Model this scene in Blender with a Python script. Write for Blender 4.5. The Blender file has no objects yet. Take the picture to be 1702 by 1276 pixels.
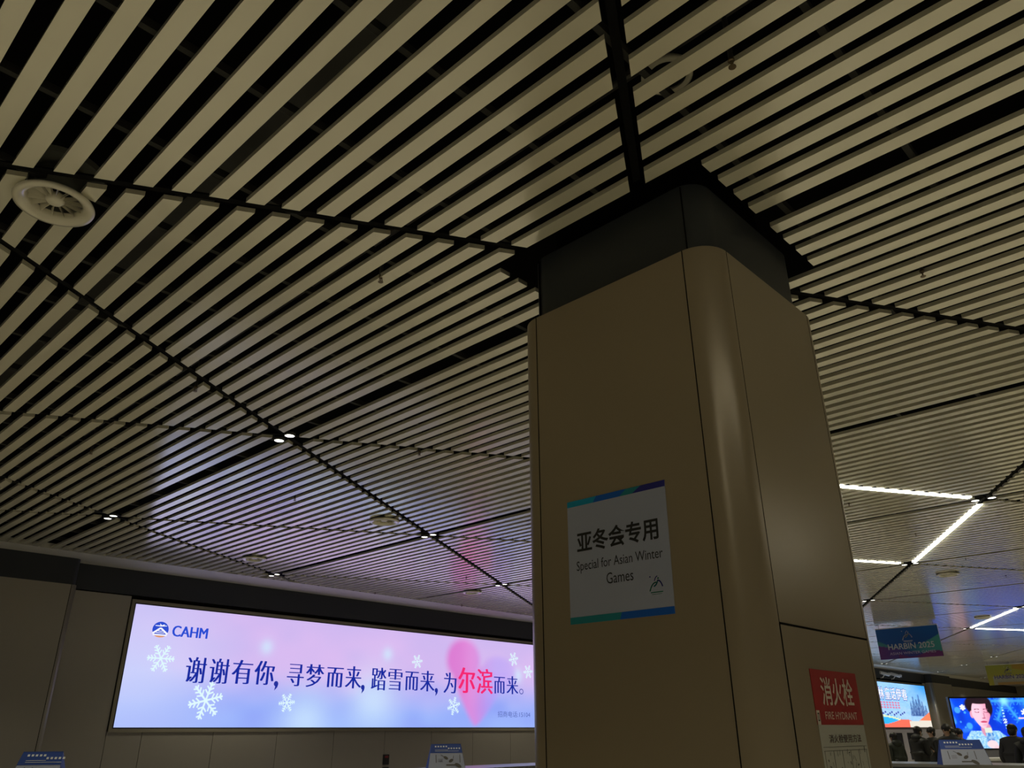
import bpy, bmesh, math, random
from mathutils import Vector, Matrix
random.seed(7)
SC = bpy.context.scene
COL = SC.collection
PI = math.pi

# ------------------------------------------------------------------ camera, world, exposure
K = 2.5            # metres from the lens to the slats above it
EYE = 1.6
def V(x, y, z): return Vector((K*x, K*y, EYE + K*z))

R_ = Vector((0.6906543, -0.72314225, -0.00786932)); U_ = Vector((-0.29208308, -0.28888238, 0.9117206))
F_ = Vector((0.66157699, 0.62738525, 0.41073547))
cam_d = bpy.data.cameras.new('camera'); cam = bpy.data.objects.new('camera', cam_d); COL.objects.link(cam)
cam_d.sensor_fit = 'HORIZONTAL'; cam_d.sensor_width = 36.0; cam_d.lens = 36.0*1291.34/1702.0
cam_d.clip_start = 0.05; cam_d.clip_end = 300
m = Matrix.Identity(4)
for r in range(3):
    m[r][0] = R_[r]; m[r][1] = U_[r]; m[r][2] = -F_[r]
m[2][3] = EYE
cam.matrix_world = m
SC.camera = cam
SC.view_settings.view_transform = 'Standard'
SC.view_settings.look = 'None'
SC.view_settings.gamma = 1.0
SC.view_settings.exposure = 0.0
w = bpy.data.worlds.new('world'); SC.world = w; w.use_nodes = True
w.node_tree.nodes['Background'].inputs[0].default_value = (0.9, 1.0, 0.75, 1)
w.node_tree.nodes['Background'].inputs[1].default_value = 0.012
SPOT_W = 132.0                       # each pair of downlights
LINE_E = 13.0                         # linear lights
BOX_E = 1.0                          # main advertising lightbox
LAMP_COL = (1.0, 0.94, 0.70)

# ------------------------------------------------------------------ materials
def mat(name, col, rough=0.5, metal=0.0, spec=0.5, coat=0.0, emit=None, estr=0.0, noise=None, aniso=None):
    M = bpy.data.materials.new(name); M.use_nodes = True
    nt = M.node_tree; b = nt.nodes['Principled BSDF']
    b.inputs['Base Color'].default_value = (*col, 1); b.inputs['Roughness'].default_value = rough
    b.inputs['Metallic'].default_value = metal; b.inputs['Specular IOR Level'].default_value = spec
    b.inputs['Coat Weight'].default_value = coat; b.inputs['Coat Roughness'].default_value = 0.15
    if emit: b.inputs['Emission Color'].default_value = (*emit, 1); b.inputs['Emission Strength'].default_value = estr
    if noise:
        sc, amt = noise
        tc = nt.nodes.new('ShaderNodeTexCoord'); n = nt.nodes.new('ShaderNodeTexNoise'); n.inputs['Scale'].default_value = sc
        n.inputs['Detail'].default_value = 0.0
        mr = nt.nodes.new('ShaderNodeMapRange'); mr.inputs['To Min'].default_value = 1-amt; mr.inputs['To Max'].default_value = 1+amt
        mx = nt.nodes.new('ShaderNodeMix'); mx.data_type = 'RGBA'; mx.blend_type = 'MULTIPLY'; mx.inputs[0].default_value = 1
        mx.inputs[6].default_value = (*col, 1)
        nt.links.new(tc.outputs['Object'], n.inputs['Vector']); nt.links.new(n.outputs['Fac'], mr.inputs['Value'])
        nt.links.new(mr.outputs[0], mx.inputs[7]); nt.links.new(mx.outputs[2], b.inputs['Base Color'])
    return M
def printed(name, strength):
    """a printed film or display: its picture is a colour attribute; strength > 0 for backlit ones"""
    M = bpy.data.materials.new(name); M.use_nodes = True; nt = M.node_tree; b = nt.nodes['Principled BSDF']
    a = nt.nodes.new('ShaderNodeAttribute'); a.attribute_name = 'Picture'
    if strength > 0:
        b.inputs['Base Color'].default_value = (0.03, 0.03, 0.03, 1)
        nt.links.new(a.outputs['Color'], b.inputs['Emission Color']); b.inputs['Emission Strength'].default_value = strength
    else:
        nt.links.new(a.outputs['Color'], b.inputs['Base Color'])
    b.inputs['Roughness'].default_value = 0.35
    return M

M_slat = mat('slat_paint', (0.88, 0.84, 0.66), 0.22, metal=0.12, coat=1.0, noise=(3.0, 0.03))
M_slat.node_tree.nodes['Principled BSDF'].inputs['IOR'].default_value = 2.35
M_strip = mat('perimeter_paint', (0.62, 0.60, 0.55), 0.4, noise=(2.0, 0.05))
M_black = mat('black_void', (0.004, 0.004, 0.004), 0.9, spec=0.1)
M_rail = mat('black_carrier', (0.022, 0.022, 0.020), 0.8)
M_joint = mat('black_joint', (0.004, 0.004, 0.004), 0.9, spec=0.15)
M_pipe = mat('dark_pipe', (0.05, 0.05, 0.048), 0.5)
M_clad = mat('champagne_cladding', (0.34, 0.275, 0.185), 0.28, metal=0.25)
M_collar = mat('charcoal_collar', (0.035, 0.04, 0.045), 0.5)
M_seam = mat('seam', (0.006, 0.005, 0.004), 0.9, spec=0.1)
M_wall = mat('wall_cladding', (0.36, 0.33, 0.29), 0.32, metal=0.25)
M_band = mat('dark_blue_band', (0.022, 0.026, 0.036), 0.45)
M_floor = mat('floor_stone', (0.56, 0.52, 0.43), 0.3, noise=(0.8, 0.06))
M_white = mat('white_plastic', (0.78, 0.74, 0.60), 0.25, coat=1.0)
M_grey = mat('grey_duct', (0.20, 0.21, 0.19), 0.6)
M_brass = mat('sprinkler_brass', (0.16, 0.12, 0.07), 0.4, metal=0.7)
M_lens = mat('downlight_lens', (0.9, 0.9, 0.9), 0.4, emit=(1.0, 0.98, 0.86), estr=3.5)
M_tube = mat('linear_lens', (0.9, 0.9, 0.9), 0.4, emit=(1.0, 0.97, 0.80), estr=LINE_E)
M_trimb = mat('black_trim', (0.02, 0.02, 0.02), 0.4)
M_frame = mat('bronze_frame', (0.28, 0.25, 0.19), 0.4, metal=0.2)
M_bezel = mat('navy_bezel', (0.012, 0.014, 0.03), 0.4)
M_paper = mat('white_paper', (0.35, 0.375, 0.49), 0.55)
M_ink = mat('black_ink', (0.012, 0.012, 0.012), 0.6)
M_red = mat('red_vinyl', (0.36, 0.02, 0.02), 0.4)
M_redink = mat('crimson_ink', (0.22, 0.02, 0.03), 0.5)
M_cream = mat('cream_vinyl', (0.60, 0.54, 0.44), 0.45)
M_label = mat('grey_white_vinyl', (0.42, 0.41, 0.35), 0.45)
M_lineink = mat('grey_ink', (0.09, 0.08, 0.07), 0.6)
M_steel = mat('brushed_steel', (0.45, 0.45, 0.43), 0.28, metal=0.9)
M_belt = mat('rubber_belt', (0.02, 0.02, 0.02), 0.6)
M_blueprint = mat('blue_print', (0.03, 0.07, 0.30), 0.45)
M_pblue = mat('poster_blue', (0.0, 0.10, 0.50), 0.5)
M_pcyan = mat('poster_cyan', (0.0, 0.30, 0.50), 0.5)
M_pteal = mat('poster_teal', (0.01, 0.22, 0.26), 0.5)
M_pnavy = mat('poster_navy', (0.02, 0.02, 0.22), 0.5)
M_pgreen = mat('poster_green', (0.01, 0.16, 0.10), 0.5)
def glow(n, c, s=1.0): return mat(n, (0.02, 0.02, 0.02), 0.4, emit=c, estr=s)
G_navy = glow('backlit_navy', (0.008, 0.022, 0.33)); G_logo = glow('backlit_blue', (0.02, 0.07, 0.62))
G_flake = glow('backlit_white', (0.72, 0.92, 0.98)); G_rose = glow('backlit_crimson', (0.85, 0.02, 0.16))
G_white = glow('backlit_pale', (0.9, 0.9, 1.0)); G_orange = glow('backlit_orange', (0.75, 0.33, 0.14))
G_small = glow('backlit_slate', (0.08, 0.12, 0.45))

# ------------------------------------------------------------------ helpers
def tag(o, label=None, cat=None, group=None, kind=None):
    if label: o['label'] = label
    if cat: o['category'] = cat
    if group: o['group'] = group
    if kind: o['kind'] = kind
    return o
def empty(name, loc, label=None, cat=None, group=None, kind=None, rz=0.0):
    o = bpy.data.objects.new(name, None); COL.objects.link(o); o.location = loc; o.rotation_euler = (0, 0, rz)
    o.empty_display_size = 0.1
    return tag(o, label, cat, group, kind)
def obj(name, bm, M, parent=None, smooth=False):
    me = bpy.data.meshes.new(name); bm.to_mesh(me); bm.free()
    for x in (M if isinstance(M, (list, tuple)) else [M]): me.materials.append(x)
    if smooth:
        for p in me.polygons: p.use_smooth = True
    o = bpy.data.objects.new(name, me); COL.objects.link(o)
    if parent is not None: o.parent = parent
    return o
def rel(parent):
    """matrix that turns world coordinates into the (unrotated or z-rotated) parent's own"""
    return (Matrix.Translation(parent.location) @ Matrix.Rotation(parent.rotation_euler[2], 4, 'Z')).inverted()
def local(bm, parent):
    bmesh.ops.transform(bm, matrix=rel(parent), verts=bm.verts); return bm
def box(bm, a, b, mi=0):
    x0, x1 = sorted((a[0], b[0])); y0, y1 = sorted((a[1], b[1])); z0, z1 = sorted((a[2], b[2]))
    vs = [bm.verts.new(p) for p in ((x0,y0,z0),(x1,y0,z0),(x1,y1,z0),(x0,y1,z0),(x0,y0,z1),(x1,y0,z1),(x1,y1,z1),(x0,y1,z1))]
    for f in ((0,3,2,1),(4,5,6,7),(0,1,5,4),(1,2,6,5),(2,3,7,6),(3,0,4,7)):
        g = bm.faces.new([vs[i] for i in f]); g.material_index = mi
    return vs
def prism(bm, pts, z0, z1, mi=0):
    lo = [bm.verts.new((p[0], p[1], z0)) for p in pts]; hi = [bm.verts.new((p[0], p[1], z1)) for p in pts]
    n = len(pts)
    bm.faces.new(lo[::-1]).material_index = mi; bm.faces.new(hi).material_index = mi
    for i in range(n):
        bm.faces.new((lo[i], lo[(i+1) % n], hi[(i+1) % n], hi[i])).material_index = mi
def extr(bm, pts3, off):
    """closed polygon of 3-D points pushed by the vector off"""
    a = [bm.verts.new(p) for p in pts3]; b = [bm.verts.new(Vector(p)+off) for p in pts3]; n = len(a)
    bm.faces.new(a); bm.faces.new(b[::-1])
    for i in range(n): bm.faces.new((a[(i+1) % n], a[i], b[i], b[(i+1) % n]))
def tube(bm, pts, rad, seg=10, caps=True):
    pts = [Vector(p) for p in pts]; rings = []
    for i, p in enumerate(pts):
        d = (pts[min(i+1, len(pts)-1)] - pts[max(i-1, 0)]).normalized()
        a = d.orthogonal().normalized(); b = d.cross(a)
        r = rad[i] if isinstance(rad, (list, tuple)) else rad
        rings.append([bm.verts.new(p + r*(math.cos(2*PI*k/seg)*a + math.sin(2*PI*k/seg)*b)) for k in range(seg)])
    for i in range(len(rings)-1):
        # align the ring start so that tubes do not twist
        best = min(range(seg), key=lambda s: (rings[i+1][s].co - rings[i][0].co).length)
        rings[i+1] = rings[i+1][best:] + rings[i+1][:best]
        for k in range(seg):
            bm.faces.new((rings[i][k], rings[i][(k+1) % seg], rings[i+1][(k+1) % seg], rings[i+1][k]))
    if caps:
        bm.faces.new(rings[0][::-1]); bm.faces.new(rings[-1])
def lathe(bm, prof, c=(0, 0, 0), seg=40, close=True):
    """profile of (radius, z) turned about the z axis through c"""
    rings = []
    for r, z in prof:
        if r < 1e-6: rings.append([bm.verts.new((c[0], c[1], c[2]+z))])
        else: rings.append([bm.verts.new((c[0]+r*math.cos(2*PI*k/seg), c[1]+r*math.sin(2*PI*k/seg), c[2]+z)) for k in range(seg)])
    for a, b in zip(rings, rings[1:]):
        for k in range(seg):
            if len(a) == 1 and len(b) == 1: continue
            if len(a) == 1: bm.faces.new((a[0], b[(k+1) % seg], b[k]))
            elif len(b) == 1: bm.faces.new((a[k], a[(k+1) % seg], b[0]))
            else: bm.faces.new((a[k], a[(k+1) % seg], b[(k+1) % seg], b[k]))
def rrect(x0, x1, y0, y1, r, n=10):
    pts = []
    for cx, cy, a in ((x1-r, y1-r, 0), (x0+r, y1-r, 90), (x0+r, y0+r, 180), (x1-r, y0+r, 270)):
        for k in range(n+1):
            t = math.radians(a + 90*k/n); pts.append((cx+r*math.cos(t), cy+r*math.sin(t)))
    return pts

_glyph = {}
def glyphs(s, bold=0.0, smear=0.0):
    key = (s, bold, smear)
    if key in _glyph: return _glyph[key]
    c = bpy.data.curves.new('t', 'FONT'); c.body = s; c.offset = bold; c.resolution_u = 3
    o = bpy.data.objects.new('t', c); COL.objects.link(o)
    dg = bpy.context.evaluated_depsgraph_get(); dg.update()
    me = bpy.data.meshes.new_from_object(o.evaluated_get(dg))
    vs = [(v.co.x, v.co.y) for v in me.vertices]; fs = [tuple(p.vertices) for p in me.polygons]
    bpy.data.objects.remove(o); bpy.data.curves.remove(c); bpy.data.meshes.remove(me)
    if smear:
        n = len(vs); V2 = []; F2 = []
        for k, dx in enumerate((-smear, -smear*0.5, 0, smear*0.5, smear)):
            V2 += [(x+dx, y) for x, y in vs]; F2 += [tuple(i+n*k for i in f) for f in fs]
        vs, fs = V2, F2
    xs = [v[0] for v in vs]; ys = [v[1] for v in vs]
    _glyph[key] = (vs, fs, min(xs), max(xs), min(ys), max(ys)); return _glyph[key]
class Plane:
    """a flat face in the place: origin, unit u (reading direction), unit v (up), n (towards the reader)"""
    def __init__(s, o, u, v): s.o = Vector(o); s.u = Vector(u).normalized(); s.v = Vector(v).normalized(); s.n = s.u.cross(s.v)
    def p(s, a, b, d=0.0): return s.o + s.u*a + s.v*b + s.n*d
    def text(s, bm, t, a0, a1, b0, b1, d=0.003, bold=0.0, smear=0.0, slant=0.0, mi=0):
        vs, fs, x0, x1, y0, y1 = glyphs(t, bold, smear)
        q = [bm.verts.new(s.p(a0+(x-x0)/(x1-x0)*(a1-a0) + slant*(y-y0)/(y1-y0)*(b1-b0), b0+(y-y0)/(y1-y0)*(b1-b0), d)) for x, y in vs]
        for f in fs:
            try: bm.faces.new([q[i] for i in f]).material_index = mi
            except ValueError: pass
    def poly(s, bm, pts, d=0.002, mi=0):
        bm.faces.new([bm.verts.new(s.p(a, b, d)) for a, b in pts]).material_index = mi
    def slab(s, bm, a0, a1, b0, b1, d0, d1, mi=0):
        c = [s.p(a, b, d) for d in (d0, d1) for a, b in ((a0, b0), (a1, b0), (a1, b1), (a0, b1))]
        q = [bm.verts.new(p) for p in c]
        for f in ((3,2,1,0),(4,5,6,7),(0,1,5,4),(1,2,6,5),(2,3,7,6),(3,0,4,7)):
            bm.faces.new([q[i] for i in f]).material_index = mi
    def stroke(s, bm, pts, wd, d=0.003, mi=0):
        for (a, b), (c, e) in zip(pts, pts[1:]):
            t = Vector((c-a, e-b)); L = t.length
            if L < 1e-9: continue
            t /= L; n = Vector((-t.y, t.x))*wd*0.5; x = t*wd*0.25
            s.poly(bm, [(a-x.x+n.x, b-x.y+n.y), (a-x.x-n.x, b-x.y-n.y), (c+x.x-n.x, e+x.y-n.y), (c+x.x+n.x, e+x.y+n.y)][::-1] if False else
                   [(a-x.x-n.x, b-x.y-n.y), (c+x.x-n.x, e+x.y-n.y), (c+x.x+n.x, e+x.y+n.y), (a-x.x+n.x, b-x.y+n.y)], d, mi)
    def picture(s, name, a0, a1, b0, b1, nx, ny, fn, M, parent, d=0.0):
        bm = bmesh.new(); g = [[bm.verts.new(s.p(a0+(a1-a0)*i/nx, b0+(b1-b0)*j/ny, d)) for i in range(nx+1)] for j in range(ny+1)]
        for j in range(ny):
            for i in range(nx): bm.faces.new((g[j][i], g[j][i+1], g[j+1][i+1], g[j+1][i]))
        bm.verts.ensure_lookup_table()
        local(bm, parent)
        o = obj(name, bm, M, parent)
        at = o.data.color_attributes.new('Picture', 'FLOAT_COLOR', 'POINT')
        cols = []
        for j in range(ny+1):
            for i in range(nx+1):
                cols += [*fn(a0+(a1-a0)*i/nx, b0+(b1-b0)*j/ny), 1.0]
        at.data.foreach_set('color', cols)
        return o
def part(name, M, parent, build, smooth=False):
    bm = bmesh.new(); build(bm); local(bm, parent); return obj(name, bm, M, parent, smooth)
def mix(a, b, t):
    t = max(0.0, min(1.0, t)); return tuple(a[i]+(b[i]-a[i])*t for i in range(3))
def sstep(e0, e1, x):
    t = max(0.0, min(1.0, (x-e0)/(e1-e0))); return t*t*(3-2*t)
def vnoise(x, y, seed=0):
    def h(i, j):
        n = math.sin(i*127.1+j*311.7+seed*74.7)*43758.5453; return n-math.floor(n)
    i, j = math.floor(x), math.floor(y); fx, fy = x-i, y-j; fx = fx*fx*(3-2*fx); fy = fy*fy*(3-2*fy)
    return (h(i,j)*(1-fx)+h(i+1,j)*fx)*(1-fy)+(h(i,j+1)*(1-fx)+h(i+1,j+1)*fx)*fy

# ------------------------------------------------------------------ the lattice of the ceiling
LX, LY, LS = 1.372, 2.4585, 1.60427          # a node, and the side of the triangles (in units of K)
ROW = LS*math.sqrt(3)/2
T30 = 1/math.sqrt(3)
def node(i, j): return (LX + i*ROW, LY + (j+i/2)*LS)
YS = -0.0095                                  # the slat grid sits a touch off the lamps
GAP = 0.0165/math.cos(PI/6)
SW, SH = 0.0158, 0.0112                       # half width and height of a slat
PITCH = (ROW-0.097)/21
XMIN, XMAX, YMIN, YMAX = -1.6, 24.0, -1.9, 5.02
HOLE = (1.085, 1.628, 0.5545, 1.099)          # where the pillar passes
DIFF = [(0.296, 1.562, 0.99), (2.374, 3.156, 0.99), (2.38, 4.452, 0.99), (4.203, 4.425, 0.99), (6.09, 1.59, 0.99), (8.80, 2.08, 0.99)]

# ------------------------------------------------------------------ floor, walls
FX0, FX1, FY0, FY1 = K*XMIN-6, K*XMAX, K*YMIN-8, K*5.33
bm = bmesh.new(); box(bm, (FX0, FY0, -0.2), (FX1, FY1+0.3, 0)); tag(obj('floor', bm, M_floor), kind='structure')

WY = K*5.33
WP = Plane((0, WY, EYE), (1, 0, 0), (0, 0, 1))     # a in metres along x, b above the eye, n towards the hall (-y)
bm = bmesh.new(); box(bm, (FX0, WY+0.02, 0), (FX1, WY+0.3, EYE+K*1.25))
wall = tag(obj('wall_far', bm, M_seam), kind='structure')
LBX0, LBX1, LBZ0, LBZ1 = 2.062, 6.62, 0.056, 0.788      # the lit face
def wall_panels(bm):
    g = 0.004
    def pan(a0, a1, b0, b1): box(bm, (K*a0+g, WY, EYE+K*b0+g), (K*a1-g, WY+0.03, EYE+K*b1-g))
    zb, zt = -0.64, 0.835
    pan(0.2, 1.66, zb, zt)
    pan(1.66, 2.03, zb, zt)
    xs = [2.03, 2.245, 2.715, 3.19, 3.665, 4.14, 4.62, 5.09, 5.56, 6.04, 6.5, 6.66]
    for a, b in zip(xs, xs[1:]): pan(a, b, zb, 0.036)
    xs = [6.66+0.5*i for i in range(36)]
    for a, b in zip(xs, xs[1:]):
        if b <= 13.7 or a >= 17.2: pan(a, b, zb, zt)
    pan(13.66, 13.9, zb, zt); pan(17.0, 17.2, zb, zt); pan(13.9, 17.0, zb, 0.036)
part('wall_cladding', M_wall, wall, wall_panels)
bm = bmesh.new(); box(bm, (K*0.2, WY-0.012, EYE+K*0.84), (K*24, WY+0.02, EYE+K*1.02))
tag(obj('trim_1', bm, M_band), kind='structure')
bm = bmesh.new()
prof = [(YMAX, 1.0), (5.30, 1.0), (5.325, 0.997), (5.334, 0.985), (5.334, 1.03), (YMAX, 1.03)]
for (y0, z0), (y1, z1) in zip(prof, prof[1:]+prof[:1]):
    bm.faces.new([bm.verts.new(V(*p)) for p in ((-1.6, y0, z0), (24, y0, z0), (24, y1, z1), (-1.6, y1, z1))])
tag(obj('trim_2', bm, M_strip), kind='structure')
bm = bmesh.new(); box(bm, (FX1, FY0, 0), (FX1+0.3, FY1, EYE+K*1.25)); tag(obj('wall_end', bm, M_wall), kind='structure')
bm = bmesh.new(); box(bm, (FX0-0.3, FY0, 0), (FX0, FY1, EYE+K*1.25)); tag(obj('wall_near', bm, M_wall), kind='structure')
bm = bmesh.new(); box(bm, (FX0, FY0-0.3, 0), (FX1, FY0, EYE+K*1.25)); tag(obj('wall_rear', bm, M_wall), kind='structure')

def pilaster(x0, x1, label):
    y0, y1 = 5.205, 5.328; r = 0.035
    t = empty('wall_pilaster', (K*x0, K*y0, 0), label, 'pilaster')
    def body(bm):
        prism(bm, [(K*a, K*b) for a, b in [(x0+r, y0), *[(x1-r+r*math.sin(math.radians(q)), y0+r-r*math.cos(math.radians(q))) for q in range(0, 91, 10)], (x1, y1), (x0, y1), *[(x0+r-r*math.sin(math.radians(q)), y0+r-r*math.cos(math.radians(q))) for q in range(90, -1, -10)]]], 0.0, EYE+K*0.843)
    part('cladding', M_wall, t, body, smooth=False)
    def cap(bm):
        e = 0.006
        prism(bm, [(K*a, K*b) for a, b in [(x0+r, y0+e), *[(x1-e-r+r*math.sin(math.radians(q)), y0+e+r-r*math.cos(math.radians(q))) for q in range(0, 91, 10)], (x1-e, y1), (x0+e, y1)]], EYE+K*0.843, EYE+K*1.03)
    part('dark_collar', M_band, t, cap)
    for x in (x0+r+0.002, x1-r-0.002):
        part('seam', M_seam, t, lambda bm: box(bm, (K*x-0.004, K*y0-0.002, 0.0), (K*x+0.004, K*y0+0.004, EYE+K*0.843)))
    for c in t.children:
        if c.name.startswith('cladding'):
            for p in c.data.polygons: p.use_smooth = abs(p.normal.z) < 0.5 and p.area < 0.2
    return t
pilaster(0.30, 1.655, 'brown clad wall pilaster with rounded edge beside the long lilac lightbox')
pilaster(17.18, 18.40, 'dark wall pilaster between the snowy forest lightbox and the blue video screen')

# ------------------------------------------------------------------ ceiling
bm = bmesh.new(); box(bm, (K*XMIN-6, K*YMIN-8, EYE+K*1.2), (K*XMAX, WY+0.02, EYE+K*1.26))
ceil = tag(obj('ceiling', bm, M_black), kind='structure')
FPX = 1291.34
def inview(x, y, z=1.0, mg=500):
    d = Vector((x, y, z)); f = d.dot(F_)
    if f < 0.15: return False
    u = 851 + FPX*d.dot(R_)/f; v = 638 - FPX*d.dot(U_)/f
    return -mg < u < 1702+mg and -mg < v < 1276+mg
def cuts(x):
    """the y of every A line (rising) and B line (falling) at x"""
    out = []
    for k in range(-30, 16):
        base = LY + k*LS + YS
        out.append((base + (x-LX)*T30, 'A', k)); 
    for k in range(-10, 30):
        base = LY + k*LS + YS
        out.append((base - (x-LX)*T30, 'B', k))
    return sorted(out)
cells = {}
i0 = int(math.floor((XMIN-LX)/ROW)); i1 = int(math.ceil((XMAX-LX)/ROW))
for i in range(i0, i1):
    for q in range(22):
        xc = LX + i*ROW + 0.0485 + q*PITCH
        if xc < XMIN or xc > XMAX-0.03: continue
        cc = cuts(xc)
        for (ya, ta, ka), (yb, tb, kb) in zip(cc, cc[1:]):
            if yb < YMIN or ya > YMAX or yb-ya < 2*GAP+0.01: continue
            sa = T30 if ta == 'A' else -T30; sb = T30 if tb == 'A' else -T30
            lo = [ya+GAP-sa*SW, ya+GAP+sa*SW]; hi = [yb-GAP-sb*SW, yb-GAP+sb*SW]
            if ya+GAP < YMIN: lo = [YMIN, YMIN]
            if yb-GAP > YMAX: hi = [YMAX, YMAX]
            segs = [(lo, hi)]
            hx0, hx1, hy0, hy1 = HOLE
            holes = []
            if hx0-0.004 < xc < hx1-0.01: holes.append((hy0, hy1))
            for dx, dy, dz in DIFF:
                if abs(xc-dx) < 0.062:
                    h = math.sqrt(0.068**2-(xc-dx)**2); holes.append((dy-h, dy+h))
            for a, b in holes:
                new = []
                for lo_, hi_ in segs:
                    if max(hi_) <= a or min(lo_) >= b: new.append((lo_, hi_)); continue
                    if max(lo_) < a-0.01: new.append((lo_, [a, a]))
                    if min(hi_) > b+0.01: new.append(([b, b], hi_))
                segs = new
            for lo_, hi_ in segs:
                if min(hi_)-max(lo_) < 0.004: continue
                if ta == tb: key = (i, round(ya, 1), ta)
                key = (i, ta, ka, tb, kb)
                cells.setdefault(key, []).append((xc, lo_, hi_))
panels = []
for key, sl in cells.items():
    cx = sum(s[0] for s in sl)/len(sl); cy = sum((s[1][0]+s[2][0])/2 for s in sl)/len(sl)
    if not any(inview(s[0], y, 1.0, 700) for s in sl for y in (s[1][0], (s[1][0]+s[2][0])/2, s[2][0])) and not (cx < 3 and cy < 3):
        continue
    panels.append((math.hypot(cx, cy), key, sl))
panels.sort(key=lambda t: t[0])
def slat_mesh(bm, sl):
    for xc, lo, hi in sl:
        xa, xb = xc-SW, xc+SW
        b = [bm.verts.new(V(*p)) for p in ((xa, lo[0], 1.0), (xb, lo[1], 1.0), (xb, hi[1], 1.0), (xa, hi[0], 1.0))]
        t = [bm.verts.new(V(*p)) for p in ((xa, lo[0], 1+SH), (xb, lo[1], 1+SH), (xb, hi[1], 1+SH), (xa, hi[0], 1+SH))]
        bm.faces.new(b[::-1]); bm.faces.new(t)
        for k in range(4): bm.faces.new((b[k], b[(k+1) % 4], t[(k+1) % 4], t[k]))
for n_, (d, key, sl) in enumerate(panels[:95]):
    bm = bmesh.new(); slat_mesh(bm, sl); obj('slat_panel', bm, M_slat, ceil)
bm = bmesh.new()
for d, key, sl in panels[95:]: slat_mesh(bm, sl)
if len(bm.verts): tag(obj('distant_slats', bm, M_slat, ceil), kind='stuff')
else: bm.free()
# black carriers above the slats and along the joints
y = 1.27-0.2535*11
while y < YMAX:
    bm = bmesh.new()
    spans = [(XMIN, XMAX)] if not (HOLE[2] < y < HOLE[3]) else [(XMIN, HOLE[0]), (HOLE[1], XMAX)]
    for a, b in spans: box(bm, V(a, y-0.006, 1+SH+0.001), V(b, y+0.006, 1+SH+0.018))
    obj('carrier_rail', bm, M_rail, ceil); y += 0.2535
bm = bmesh.new()
for k in range(-18, 12):
    for sgn in (1, -1):
        pts = []
        for xx in (XMIN, XMAX):
            pts.append((xx, LY+k*LS+YS+sgn*(xx-LX)*T30))
        (xa, ya), (xb, yb) = pts
        # clip to the ceiling field
        def at(yv): return xa+(yv-ya)/(yb-ya)*(xb-xa)
        lo_, hi_ = sorted((at(YMIN), at(YMAX))); s0, s1 = max(xa, lo_), min(xb, hi_)
        if s1-s0 < 0.1: continue
        f = lambda xx: ya+(xx-xa)/(xb-xa)*(yb-ya)
        for a, b in ([(s0, s1)] if not (sgn == 1 and k == -1 or sgn == -1 and k == -1) else [(s0, HOLE[0]), (HOLE[1], s1)]):
            if b-a < 0.05: continue
            o = 0.009
            pz = [V(a, f(a)-o, 1.009), V(b, f(b)-o, 1.009), V(b, f(b)+o, 1.009), V(a, f(a)+o, 1.009)]
            extr(bm, pz, Vector((0, 0, 0.012)))
obj('joint_channel', bm, M_joint, ceil)

# ------------------------------------------------------------------ main pillar
t = empty('pillar', V(1.358, 0.805, -0.64), 'large square brown-clad pillar with rounded edges and dark collar, in the foreground', 'pillar')
PX0, PX1, PY0, PY1 = 1.125, 1.592, 0.56, 1.052; PR = 0.060; PT = 0.834
def pill(bm): prism(bm, [(K*a, K*b) for a, b in rrect(PX0, PX1, PY0, PY1, PR, 14)], 0.0, EYE+K*PT)
c = part('cladding', M_clad, t, pill)
for p in c.data.polygons: p.use_smooth = abs(p.normal.z) < 0.5
c.data.set_sharp_from_angle(angle=math.radians(30))
def pcol(bm): prism(bm, [(K*a, K*b) for a, b in rrect(1.147, 1.568, 0.583, 1.03, 0.05, 10)], EYE+K*PT, EYE+K*1.0)
c = part('collar', M_collar, t, pcol)
for p in c.data.polygons: p.use_smooth = abs(p.normal.z) < 0.5
c.data.set_sharp_from_angle(angle=math.radians(30))
part('column_core', M_black, t, lambda bm: prism(bm, [(K*a, K*b) for a, b in rrect(1.19, 1.53, 0.63, 0.99, 0.02, 2)], EYE+K*1.0, EYE+K*1.2))
def seams(bm):
    w2 = 0.0022
    for y in (PY0+PR, PY1-PR): box(bm, (K*PX0-0.0015, K*y-w2, 0), (K*PX0+0.01, K*y+w2, EYE+K*PT-0.001))
    for y in (0.62, 1.0): box(bm, (K*1.147-0.0015, K*y-w2, EYE+K*PT+0.002), (K*1.147+0.01, K*y+w2, EYE+K*1.0-0.01))
    for x in (PX0+PR, PX1-PR): box(bm, (K*x-w2*0.6, K*PY0-0.001, 0), (K*x+w2*0.6, K*PY0+0.01, EYE+K*PT-0.001))
    box(bm, (K*(PX0+PR), K*PY0-0.002, EYE+K*0.153-0.004), (K*(PX1-PR), K*PY0+0.01, EYE+K*0.153+0.004))
    box(bm, (K*(PX0+PR)-0.003, K*PY0-0.002, 0.3), (K*(PX0+PR)+0.003, K*PY0+0.01, EYE+K*0.153))
part('panel_seams', M_seam, t, seams)

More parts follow.
